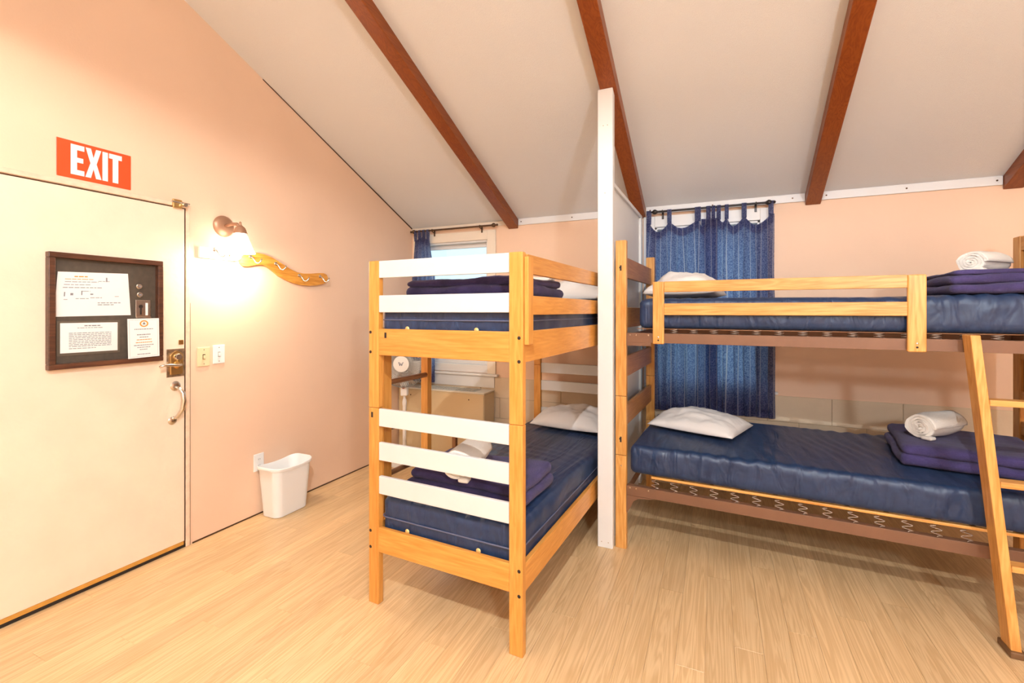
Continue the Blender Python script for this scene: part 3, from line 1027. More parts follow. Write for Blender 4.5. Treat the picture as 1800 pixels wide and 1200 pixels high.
for k, (cy_, cz_) in enumerate(((1.449, 1.535), (1.452, 1.490))):
    c = thing('crown_cork', 'silver crimped bottle cap on the notice board, %s' % ['upper of the two', 'just above the bottle opener'][k], 'bottle cap', (DX + 0.0065, cy_, cz_))
    bm = bmesh.new()
    n = 42
    prof = [(0.0165, 0.0), (0.0155, 0.004), (0.0145, 0.009), (0.012, 0.0115), (0.0, 0.012)]
    rg = []
    for i, (r, x) in enumerate(prof[:-1]):
        rg.append([bm.verts.new((x, r * (1 + (0.05 * (1 if j % 2 else -1) if i == 0 else 0)) * math.cos(2 * math.pi * j / n), r * (1 + (0.05 * (1 if j % 2 else -1) if i == 0 else 0)) * math.sin(2 * math.pi * j / n))) for j in range(n)])
    for a, b in zip(rg, rg[1:]):
        for j in range(n): bm.faces.new((a[j], a[(j + 1) % n], b[(j + 1) % n], b[j]))
    bm.faces.new(rg[-1]); bm.faces.new(rg[0][::-1])
    bobj('cap_shell', bm, NICKEL, c)
    box('cap_print', (0.0121, -0.006, -0.003), (0.0124, 0.006, 0.003), INK, c, 0)
op = thing('bottle_opener', 'steel plate bottle opener with keyhole slot on the notice board', 'bottle opener', (DX + 0.0065, 1.470, 1.412))
box('plate', (0.0, -0.036, -0.05), (0.004, 0.036, 0.05), NICKEL, op, 0.0015)
cyl('slot_hole', (0.0042, -0.012, 0.014), (0.0046, -0.012, 0.014), 0.010, DARK, op, n=16)
box('slot', (0.0041, -0.016, -0.03), (0.0047, -0.008, 0.012), DARK, op, 0)
box('slot', (0.0041, 0.010, -0.034), (0.0047, 0.022, 0.034), LETW, op, 0.0003)
box('lip', (0.004, -0.036, -0.05), (0.012, 0.036, -0.042), NICKEL, op, 0.0015)

# switches, outlet


def wallplate(name, label, cat, y, z, w, h, mat, kind):
    t = thing(name, label, cat, (XL, y, z))
    box('cover_plate', (0.0002, -w / 2, -h / 2), (0.007, w / 2, h / 2), mat, t, 0.003, 2)
    if kind == 'switch':
        box('toggle', (0.007, -0.005, -0.012), (0.018, 0.005, 0.010), mat, t, 0.002)
        box('toggle_slot', (0.0068, -0.008, -0.016), (0.0074, 0.008, 0.016), BRONZ if mat is PLASTI else GRILLG, t, 0)
    else:
        for s in (-1, 1):
            sk = prism('socket', [(-0.016, s * 0.021 - 0.013), (0.016, s * 0.021 - 0.013), (0.016, s * 0.021 + 0.013), (-0.016, s * 0.021 + 0.013)], 0, 0.007, 0.0085, mat, t, 0.0005)
            box('slot', (0.0005, -0.007, -0.004), (0.0012, -0.005, 0.005), DARK, sk, 0)
            box('slot', (0.0005, 0.005, -0.004), (0.0012, 0.007, 0.005), DARK, sk, 0)
    for s in (-1, 1):
        if kind == 'switch': cyl('screw', (0.0068, 0, s * h * 0.37), (0.0076, 0, s * h * 0.37), 0.003, NICKEL, t, n=8)
    return t


wallplate('light_switch', 'ivory light switch plate next to the door', 'light switch', 1.805, 1.120, 0.076, 0.117, PLASTI, 'switch')
wallplate('light_switch', 'white light switch plate beside the ivory one', 'light switch', 1.899, 1.128, 0.076, 0.117, PLASTW, 'switch')
wallplate('wall_outlet', 'white wall outlet above and behind the wastebasket', 'outlet', 2.177, 0.36, 0.076, 0.118, PLASTW, 'outlet')

# sconce
sc = thing('wall_sconce', 'bronze wall sconce with glowing bell glass shade beside the door', 'lamp', (XL, 1.932, 1.945))
lathe('canopy', [(0, 0.022), (0.03, 0.022), (0.05, 0.016), (0.066, 0.006), (0.068, 0.0), (0, 0)], COPPER, sc, (0.0005, 0, 0), (0, R(90), 0), 36)
tube('arm', [(0.02, 0.0, 0.0), (0.06, 0.012, 0.012), (0.10, 0.02, 0.010), (0.125, 0.025, -0.012)], 0.011, COPPER, sc, 12)
lathe('shade_holder', [(0, 0.03), (0.012, 0.03), (0.028, 0.016), (0.036, -0.006), (0.040, -0.022), (0.034, -0.022), (0.03, -0.006), (0, -0.004)], COPPER, sc, (0.125, 0.025, -0.03))
lathe('finial', [(0, 0.028), (0.008, 0.02), (0.006, 0.012), (0.010, 0.004), (0.010, 0)], COPPER, sc, (0.125, 0.025, -0.001))
lathe('glass_shade', [(0.030, 0.0), (0.042, -0.02), (0.055, -0.055), (0.070, -0.095), (0.086, -0.125), (0.083, -0.125), (0.066, -0.095), (0.051, -0.055), (0.038, -0.02), (0.026, 0.0)], SHADE_ON, sc, (0.125, 0.025, -0.05))
lathe('bulb', [(0, -0.115), (0.02, -0.108), (0.030, -0.085), (0.022, -0.05), (0.013, -0.02), (0, -0.02)], BULB_ON, sc, (0.125, 0.025, -0.05))
point('sconce_light', (0.125, 0.025, -0.165), 21, (1.0, 0.88, 0.72), 0.05, sc)

# coat racks
wr2 = thing('coat_rack', 'short white painted board with two hooks below the sconce', 'coat rack', (XL, 1.894, 1.762))
box('board', (0.0003, -0.121, -0.034), (0.018, 0.121, 0.034), WHITEP, wr2, 0.003)


def hook(parent, y, z, x=0.018):
    h = tube('hook', [(x, y, z + 0.018), (x + 0.018, y, z + 0.012), (x + 0.03, y + 0.004, z - 0.006), (x + 0.036, y + 0.010, z - 0.022), (x + 0.05, y + 0.02, z - 0.026), (x + 0.06, y + 0.03, z - 0.012), (x + 0.062, y + 0.034, z + 0.006)], 0.005, NICKEL, parent, 8)
    lathe('hook_base', [(0, 0.005), (0.008, 0.005), (0.013, 0.001), (0.013, 0), (0, 0)], NICKEL, parent, (x - 0.0005, y, z + 0.018), (0, R(90), 0), 16)
    return h


hook(wr2, -0.03, 0.005); hook(wr2, 0.065, -0.012)
out = [(590, 640), (610, 612), (650, 590), (700, 566), (790, 563), (880, 582), (960, 615), (1030, 655), (1100, 700), (1180, 752), (1260, 790), (1340, 806), (1430, 806), (1510, 800), (1570, 800), (1608, 820), (1622, 855), (1608, 900), (1560, 930), (1480, 944), (1390, 947), (1300, 938), (1210, 915), (1120, 875), (1050, 835), (980, 775), (920, 730), (860, 705), (790, 703), (730, 712), (680, 722), (630, 718), (600, 690)]
pts = []
for (a, b) in out:
    p = on_left(330 + a / 6.667, 360 + b / 6.667)
    pts.append((p.y - 2.40, p.z - 1.69))
rk = thing('coat_rack', 'wavy honey coloured wooden coat rack with four hooks', 'coat rack', (XL, 2.40, 1.69))
prism('board', pts, 0, 0.0003, 0.02, RACK, rk, 0.0)
for (a, b) in ((715, 640), (1010, 720), (1285, 855), (1530, 865)):
    p = on_left(330 + a / 6.667, 360 + b / 6.667)
    hook(rk, p.y - 2.40, p.z - 1.69, 0.020)

# wastebasket
wbk = thing('wastebasket', 'white plastic wastebasket standing against the peach wall', 'wastebasket', (-2.772, 2.298, 0))
bm = bmesh.new()


def rr_ring(hx, hy, rad, z, wave=0.0, n=12):
    pts = []
    for (sx, sy, a0) in ((1, 1, 0), (-1, 1, 90), (-1, -1, 180), (1, -1, 270)):
        for k in range(n):
            a = R(a0 + 90 * k / (n - 1))
            x = sx * (hx - rad) + rad * math.cos(a); y = sy * (hy - rad) + rad * math.sin(a)
            pts.append((x, y, z + wave * ((y / hy) ** 2 - 0.5) * 2))
    # extra points on the long sides for the wavy rim
    return pts


def ring_dense(hx, hy, rad, z, wave):
    base = rr_ring(hx, hy, rad, z)
    res = []
    N = len(base)
    for i in range(N):
        a = Vector(base[i]); b = Vector(base[(i + 1) % N])
        m = 1 if (b - a).length < 0.03 else 8
        for k in range(m):
            p = a.lerp(b, k / m)
            p.z = z + wave * (2 * (p.y / hy) ** 2 - 1)
            res.append(p)
    return res


levels = [(0.076, 0.122, 0.045, 0.0, 0), (0.082, 0.130, 0.05, 0.004, 0), (0.086, 0.136, 0.052, 0.08, 0), (0.094, 0.150, 0.055, 0.24, 0.0), (0.0975, 0.157, 0.058, 0.315, 0.006), (0.1065, 0.166, 0.062, 0.320, 0.008), (0.1075, 0.167, 0.062, 0.336, 0.009), (0.103, 0.163, 0.060, 0.340, 0.009), (0.093, 0.152, 0.055, 0.312, 0.006), (0.082, 0.131, 0.05, 0.06, 0), (0.078, 0.126, 0.045, 0.008, 0)]
rings = []
for L_ in levels:
    hx, hy, rad, z, wv = L_
    # identical topology on every level: parametrise from the mid ring
    ref = ring_dense(0.1, 0.155, 0.055, 0, 0)
    ring = []
    for p in ref:
        x = p.x / 0.1 * hx; y = p.y / 0.155 * hy
        ring.append(bm.verts.new((x, y, z + wv * (2 * (y / hy) ** 2 - 1))))
    rings.append(ring)
N = len(rings[0])
for a, b in zip(rings, rings[1:]):
    for i in range(N): bm.faces.new((a[i], a[(i + 1) % N], b[(i + 1) % N], b[i]))
bm.faces.new(rings[0][::-1]); bm.faces.new(rings[-1])
o = bobj('bin_body', bm, PLASTW, wbk)
smooth_by_angle(o, 50)

# ------------------------------------------------------------------ mattress


def mattress(label, lo, hi, parent_xf, along, seed, group, pip=True, grom=None, vm=VINYL_X, sag=0.0):
    loc, rz = parent_xf
    t = thing('mattress', label, 'mattress', loc, rz, group)
    bm = bmesh.new()
    lo = Vector(lo); hi = Vector(hi)
    h = (hi - lo) / 2

    def wr(q, nn):
        d = Vector((0, 0, 0))
        if nn.z > 0.3:
            a = (q.x + q.y * 0.28) if along == 0 else (q.y + q.x * 0.35)
            s = math.sin(a * 78 + 7 * noise.noise(Vector((q.x * 2.2, q.y * 2.2, seed))))
            m = max(0, noise.noise(Vector((q.x * 1.4 + seed, q.y * 1.7, 1.0))) + 0.35)
            d.z += 0.0058 * s * m - sag * (1 - (q.x / h.x) ** 2)
            d.z += 0.006 * noise.noise(Vector((q.x * 3, q.y * 3, seed + 5)))
        else:
            d += Vector((nn.x, nn.y, 0)) * 0.008 * noise.noise(Vector((q.x * 9, q.y * 9, q.z * 5 + seed)))
        return d
    nn_ = (230, 60, 8) if along == 0 else (56, 200, 8)
    soft_slab(bm, lo, hi, 0.035, nn_, 0, 1, seed, wr)
    mo = bobj('ticking', bm, vm, t, smooth=True)
    if pip:
        z = (lo.z + hi.z) / 2 + 0.0
        o_ = 0.001
        rr = 0.03
        pts = []
        for (sx, sy, a0) in ((1, 1, 0), (-1, 1, 90), (-1, -1, 180), (1, -1, 270)):
            cx_ = (hi.x - rr) if sx > 0 else (lo.x + rr); cy_ = (hi.y - rr) if sy > 0 else (lo.y + rr)
            for k in range(6):
                a = R(a0 + 90 * k / 5)
                pts.append((cx_ + (rr + 0.004) * math.cos(a), cy_ + (rr + 0.004) * math.sin(a), z))
        tube('piping', pts, 0.0035, PIPING, t, 6, True)
    for (x, z) in (grom or []):
        lathe('grommet', [(0, 0.004), (0.006, 0.004), (0.011, 0.002), (0.012, 0), (0, 0)], GROM, t, (x, lo.y - 0.007, z), (R(90), 0, 0), 14)
    return t


# ------------------------------------------------------------------ left bunk (white end slats, honey pine)
BLO = Vector((-1.532, 1.739, 0)); BLR = R(-2.57)
BWID, BLEN = 0.8216, 2.005
b1 = thing('bunk_bed', 'honey pine bunk bed with white painted end slats standing end-on by the partition', 'bunk bed', BLO, BLR)
PWX, PDY = 0.062, 0.034
for x0 in (0, BWID - PWX):
    for y0 in (0, BLEN - PDY):
        box('post', (x0, y0, 0), (x0 + PWX, y0 + PDY, 0.9375), PINE[2], b1, 0.004)
        box('post', (x0, y0, 0.9385), (x0 + PWX, y0 + PDY, 1.642), PINE[2], b1, 0.004)
for y0, far in ((0.001, 0), (BLEN - 0.022, 1)):
    for (za, zb) in ((0.252, 0.369), (1.191, 1.317)):
        box('end_rail', (PWX, y0, za), (BWID - PWX, y0 + 0.024 - 0.003, zb), PINE[0], b1, 0.003)
    sl = [(0.852, 0.936), (0.690, 0.776), (0.530, 0.615), (1.395, 1.476), (1.559, 1.640)] if not far else [(0.872, 0.956), (0.722, 0.806), (0.500, 0.575), (1.395, 1.476), (1.559, 1.640)]
    for (za, zb) in sl:
        box('end_slat', (PWX + 0.001, y0, za), (BWID - PWX - 0.001, y0 + 0.018, zb), SLATW, b1, 0.003)
for x0 in (0.004, BWID - 0.026):
    for (za, zb) in ((0.250, 0.366), (1.190, 1.318)):
        box('side_rail', (x0, PDY, za), (x0 + 0.022, BLEN - PDY, zb), PINE[1], b1, 0.003)
# slats carrying the mattresses
for zc in (0.315, 1.262):
    for k in range(9):
        y = 0.14 + k * 0.215
        box('bed_slat', (0.030, y, zc - 0.018), (BWID - 0.030, y + 0.07, zc), PINE[0], b1, 0.002)
# guard rail
for (za, zb) in ((1.385, 1.466), (1.556, 1.637)):
    box('guard_rail', (BWID - 0.020, PDY + 0.01, za), (BWID + 0.0, 1.50, zb), PINE[1], b1, 0.003)
for y0 in (0.012, 1.44):
    box('guard_stile', (BWID + 0.001, y0, 1.264), (BWID + 0.021, y0 + 0.05, 1.622), PINE[2], b1, 0.003)
# vertical ladder on the far side
for (ya, yb) in ((0.105, 0.165), (0.466, 0.505)):
    box('ladder_stile', (-0.048, ya, 0.20), (-0.001, yb, 1.317), PINE[2], b1, 0.003)
for z in (1.035, 0.80, 0.565):
    cyl('rung', (-0.015, 0.165, z), (-0.015, 0.466, z), 0.014, BRN[1], b1)
# bolt heads / barrel nut holes
for (x, z) in ((0.012, 1.300), (0.012, 1.205), (BWID - 0.016, 1.292), (BWID - 0.016, 1.196), (0.012, 0.346), (0.012, 0.268), (BWID - 0.016, 0.348), (BWID - 0.016, 0.247)):
    bo = lathe('bolt', [(0, 0.0012), (0.0065, 0.0012), (0.0075, 0.0005), (0.0075, 0), (0, 0)], DARK, b1, (x, 0.0, z), (R(90), 0, 0), 12)
for (x, z) in ((0.022, 0.905), (0.105, 1.288)):
    box('hook_slot', (x - 0.006, -0.0008, z - 0.014), (x + 0.006, 0.0006, z + 0.012), DARK, b1, 0)

XF1 = (BLO, BLR)
mattress('navy vinyl mattress on the lower bunk with white end slats', (0.055, 0.032, 0.3165), (BWID - 0.032, BLEN - 0.06, 0.510), XF1, 1, 1, 'navy mattresses', grom=[(0.215, 0.372), (0.60, 0.372)], vm=VINYL_Y)
mattress('navy vinyl mattress on the upper bunk with white end slats', (0.055, 0.032, 1.2635), (BWID - 0.032, BLEN - 0.06, 1.455), XF1, 1, 2, 'navy mattresses', grom=[(0.215, 1.318), (0.59, 1.318)], vm=VINYL_Y)


def loc_at(o, rz, x, y, z):
    return Vector((o.x + x * math.cos(rz) - y * math.sin(rz), o.y + x * math.sin(rz) + y * math.cos(rz), z))


blanket('dark purple folded blanket on the lower bunk with white end slats', 0.64, 0.42, [0.062, 0.052], loc_at(BLO, BLR, 0.44, 0.33, 0.517), BLR, 3, 'folded blankets')
towel_roll('white rolled towel on the lower blanket behind white slats', 0.078, 0.30, loc_at(BLO, BLR, 0.43, 0.215, 0.634), BLR + R(100), 2, 'rolled towels')
pillow('pillow', 'cream pillow on the lower mattress behind the end slats', 0.56, 0.42, 0.15, loc_at(BLO, BLR, 0.46, 1.70, 0.518), BLR + R(-4), 'pillows', 1.3)
blanket('dark purple folded blanket on the upper bunk behind white slats', 0.66, 0.50, [0.058, 0.040], loc_at(BLO, BLR, 0.455, 0.36, 1.463), BLR, 8, 'folded blankets')
pillow('pillow', 'white pillow on the upper mattress behind the guard rail', 0.60, 0.44, 0.17, loc_at(BLO, BLR, 0.46, 1.62, 1.460), BLR + R(5), 'pillows', 4.1)
towel_roll('white rolled towel on the upper bunk between blanket and pillow', 0.078, 0.46, loc_at(BLO, BLR, 0.42, 0.74, 1.463), BLR + R(4), 5, 'rolled towels')

# ------------------------------------------------------------------ right bunk (oak ends, brown steel spring frames)
BRO = Vector((-0.545, 2.737, 0)); BRR = R(-2.7)
b2 = thing('bunk_bed', 'oak bunk bed with brown steel spring frames along the curtained wall', 'bunk bed', BRO, BRR)
LX, DY2 = 2.13, 1.0
for y0 in (0.0, DY2 - 0.036):
    for (za, zb) in ((0, 0.549), (0.551, 0.898), (0.900, 1.820)):
        box('post', (0.0, y0, za), (0.063, y0 + 0.036, zb), OAK[2], b2, 0.003)
for (za, zb) in ((1.605, 1.730), (1.300, 1.425), (1.000, 1.125), (0.704, 0.829)):
    box('end_slat', (0.020, 0.036, za), (0.042, DY2 - 0.036, zb), MIDW[1], b2, 0.003)
# foot end: frame and panel
for y0 in (0.0, DY2 - 0.075):
    box('post', (LX - 0.045, y0, 0), (LX, y0 + 0.075, 1.83), OAK[2], b2, 0.006)
for (za, zb) in ((1.745, 1.828), (1.36, 1.44), (1.125, 1.20), (0.87, 0.945), (0.70, 0.775), (0.42, 0.50)):
    box('end_rail', (LX - 0.040, 0.075, za), (LX - 0.008, DY2 - 0.075, zb), OAK[1], b2, 0.004)
for (za, zb) in ((1.44, 1.745), (0.945, 1.125), (0.50, 0.70)):
    box('end_panel', (LX - 0.028, 0.075, za), (LX - 0.016, DY2 - 0.075, zb), MIDW[1], b2, 0.002)
# steel frames
for (zt_, lower) in ((1.274, 0), (0.378, 1)):
    for y0 in (0.002, DY2 - 0.006):
        box('steel_rail', (0.064, y0, zt_ - 0.055), (LX - 0.047, y0 + 0.004, zt_), STEELP, b2, 0.001)
    box('steel_flange', (0.064, 0.006, zt_ - 0.004), (LX - 0.047, 0.040, zt_), STEELP, b2, 0.001)
    box('steel_flange', (0.064, DY2 - 0.040, zt_ - 0.004), (LX - 0.047, DY2 - 0.006, zt_), STEELP, b2, 0.001)
    for x0 in (0.066, LX - 0.052):
        box('steel_end', (x0, 0.006, zt_ - 0.055), (x0 + 0.004, DY2 - 0.006, zt_ - 0.005), STEELP, b2, 0.001)
    # corner gusset: deeper plate that sweeps into the post
    dz = 0.095 if lower else 0.0
    if lower:
        prism('gusset', [(0.064, zt_ - 0.056), (0.215, zt_ - 0.056), (0.205, zt_ - 0.062), (0.135, zt_ - 0.068), (0.105, zt_ - 0.088), (0.088, zt_ - 0.125), (0.064, zt_ - 0.165)], 1, 0.002, 0.006, STEELP, b2, 0)
    else:
        box('gusset', (0.064, 0.0005, zt_ - 0.075), (0.205, 0.0055, zt_ - 0.055), STEELP, b2, 0.001)
    for x in (0.085, 0.12, 0.19):
        lathe('rivet', [(0, 0.002), (0.004, 0.0015), (0.005, 0), (0, 0)], NICKEL, b2, (x, 0.002, zt_ - 0.012), (R(90), 0, 0), 10)
    # springs between rail and mesh border
    sm = None
    for k in range(18):
        x = 0.225 + k * 0.103
        if x > LX - 0.1: break
        if sm is None:
            bm = bmesh.new()
            pts = []
            if lower:
                for q in range(33):
                    u = q / 32
                    pts.append((0.020 * math.sin(u * math.pi * 4) * (1 if 0.1 < u < 0.95 else 0.3), 0.012 + 0.012 * u, 0.046 * u))
            else:
                for q in range(33):
                    u = q / 32
                    pts.append((0.020 * math.cos(u * math.pi * 4), 0.026 + 0.012 * math.sin(u * math.pi * 4), 0.022 * u))
            add_tube(bm, pts, 0.0019, 5)
            bmesh.ops.recalc_face_normals(bm, faces=bm.faces)
            sm = bpy.data.meshes.new('spring'); bm.to_mesh(sm); bm.free()
            sm.materials.append(WIREM)
            for p in sm.polygons: p.use_smooth = True
        link('spring', sm, WIREM, b2, (x, 0, zt_ + 0.001))
    # mesh border strip and the link deck
    zb = zt_ + (0.050 if lower else 0.0225)
    for y0 in (0.030, DY2 - 0.052):
        box('border_strip', (0.20 if lower else 0.12, y0, zb), (LX - 0.09, y0 + 0.022, zb + (0.013 if lower else 0.004)), BRN[0] if not lower else OAK[0], b2, 0.002)
    for k in range(12):
        x = 0.20 + k * 0.155
        box('link_strap', (x, 0.052, zb), (x + 0.02, DY2 - 0.052, zb + 0.004), STEELP, b2, 0)
# clips under the lower rail (their shadows break the light strip)
# guard rail of the upper bunk
GY = -0.021
for (xa, xb) in ((0.217, 0.279), (1.350, 1.418)):
    g_ = box('guard_stile', (xa, GY, 1.214), (xb, GY + 0.0215, 1.568), OAK[2], b2, 0.006, 3)
    for dz in (-0.155, -0.163 + 0.025):
        lathe('bolt', [(0, 0.0015), (0.004, 0.001), (0.005, 0), (0, 0)], NICKEL if dz > -0.15 else DARK, g_, (0, -0.0108, dz), (R(90), 0, 0), 10)
for (za, zb) in ((1.508, 1.568), (1.379, 1.444)):
    box('guard_rail', (0.279, GY, za), (1.350, GY + 0.0205, zb), OAK[0], b2, 0.003)
for z in (1.656, 0.643):
    box('hook_slot', (0.026, -0.0008, z - 0.016), (0.036, 0.0006, z + 0.016), DARK, b2, 0)
    box('hook_slot', (0.022, -0.0009, z - 0.002), (0.030, 0.0005, z + 0.008), DARK, b2, 0)
lathe('bolt', [(0, 0.002), (0.004, 0.0015), (0.005, 0), (0, 0)], NICKEL, b2, (0.034, 0.0, 0.488), (R(90), 0, 0), 10)

XF2 = (BRO, BRR)
mattress('navy vinyl mattress on the lower oak bunk', (0.080, 0.012, 0.446), (LX - 0.060, DY2 - 0.03, 0.612), XF2, 0, 3, 'navy mattresses', pip=False)
mattress('navy vinyl mattress on the upper oak bunk behind its guard rail', (0.130, 0.012, 1.302), (LX - 0.060, DY2 - 0.03, 1.472), XF2, 0, 4, 'navy mattresses', pip=False)

pillow('pillow', 'white pillow lying askew on the lower oak bunk', 0.54, 0.44, 0.125, loc_at(BRO, BRR, 0.42, 0.585, 0.620), BRR + R(-16), 'pillows', 7.7)
pillow('pillow', 'white pillow on the upper oak bunk behind the guard rail', 0.60, 0.42, 0.17, loc_at(BRO, BRR, 0.345, 0.50, 1.478), BRR + R(85), 'pillows', 9.2)
blanket('dark purple folded blanket on the lower oak bunk behind the ladder', 0.58, 0.56, [0.056, 0.052], loc_at(BRO, BRR, 1.70, 0.49, 0.622), BRR + R(-6), 12, 'folded blankets')
towel_roll('white rolled towel on the blanket of the lower oak bunk', 0.075, 0.29, loc_at(BRO, BRR, 1.605, 0.53, 0.728), BRR + R(48), 7, 'rolled towels')
blanket('dark purple folded blanket on the upper oak bunk above the ladder', 0.57, 0.52, [0.046, 0.046, 0.022], loc_at(BRO, BRR, 1.785, 0.30, 1.480), BRR, 15, 'folded blankets')
towel_roll('white rolled towel on top of the upper oak bunk blanket', 0.062, 0.24, loc_at(BRO, BRR, 1.745, 0.37, 1.586), BRR + R(48), 9, 'rolled towels')

# ------------------------------------------------------------------ ladder
ld = thing('bunk_ladder', 'oak ladder leaning against the upper rail of the oak bunk', 'ladder', (1.112, 2.555, 0), 0)
topL = Vector((1.008, 2.616, 1.298)) - Vector((1.112, 2.555, 0))


def stile(x0):
    """leaning square-edged stile, foot cut level"""
    bm = bmesh.new()
    w, d = 0.034, 0.074
    dirv = topL.normalized()
    xa = Vector((1, 0, 0)); xa = (xa - dirv * xa.dot(dirv)).normalized()
    ya = dirv.cross(xa)
    if ya.y < 0: ya = -ya
    base = Vector((x0, 0, 0))
    q = []
    for s, off in ((0, 0), (1, 0)):
        for (sx, sy) in ((-1, -1), (1, -1), (1, 1), (-1, 1)):
            p = base + topL * s + xa * sx * w / 2 + ya * sy * d / 2
            # slide along the stile so that foot / head are cut level
            zt = 0.020 if s == 0 else topL.z
            p = p + dirv * ((zt - p.z) / dirv.z)
            q.append(bm.verts.new(p))
    for f in ((0, 1, 2, 3), (4, 7, 6, 5), (0, 4, 5, 1), (1, 5, 6, 2), (2, 6, 7, 3), (3, 7, 4, 0)):
        bm.faces.new([q[i] for i in f])
    bmesh.ops.bevel(bm, geom=list(bm.edges), offset=0.003, segments=2, affect='EDGES', profile=0.5)
    return bobj('stile', bm, OAK[2], ld)


for x0 in (0.0, 0.40):
    stile(x0)
    fo = box('foot_cap', (x0 - 0.026, -0.050, 0.0), (x0 + 0.026, 0.050, 0.026), RUBBER, ld, 0.004)
for z in (0.345, 0.68, 1.015):
    p = topL * (z / topL.z)
    box('rung', (p.x + 0.020, p.y - 0.030, z - 0.013), (p.x + 0.380, p.y + 0.030, z + 0.013), OAK[0], ld, 0.004)

# ------------------------------------------------------------------ curtains
CURY = YB - 0.065


def rod(label, xa, xb, z, mat, y=CURY, brackets=(), flat=False):
    t = thing('curtain_rod', label, 'curtain rod', (xa, y, z))
    L_ = xb - xa
    cyl('pole', (0.06, 0, 0), (L_ - 0.06, 0, 0), 0.0085, mat, t)
    prof = [(0, 0), (0.008, 0.004), (0.012, 0.012), (0.007, 0.022), (0.010, 0.028), (0.020, 0.040), (0.020, 0.052), (0.012, 0.064), (0.010, 0.07), (0, 0.07)]
    lathe('finial', prof, mat, t, (0.0, 0, 0), (0, R(90), 0), 16)
    lathe('finial', prof, mat, t, (L_, 0, 0), (0, R(-90), 0), 16)
    for bx in brackets:
        b_ = tube('bracket', [(bx - xa, 0.0, -0.010), (bx - xa, 0.02, -0.018), (bx - xa, 0.041, -0.020)], 0.005, mat, t, 8)
        box('bracket_plate', (bx - xa - 0.008, 0.041, -0.055), (bx - xa + 0.008, 0.046, 0.0), mat, t, 0.001)
        bm = bmesh.new()
        add_tube(bm, [(bx - xa, 0.0115 * math.cos(a * math.pi / 8), 0.0115 * math.sin(a * math.pi / 8)) for a in range(16)], 0.003, 6, True)
        bobj('bracket_ring', bm, mat, t, smooth=True)
    return t


rod('dark brown curtain rod over the corner window', -2.868, -1.865, 2.212, RODB, brackets=(-2.60, -2.06))
rod('black curtain rod over the window behind the oak bunk', -0.500, 0.405, 2.206, RODM, brackets=(-0.395, 0.275))


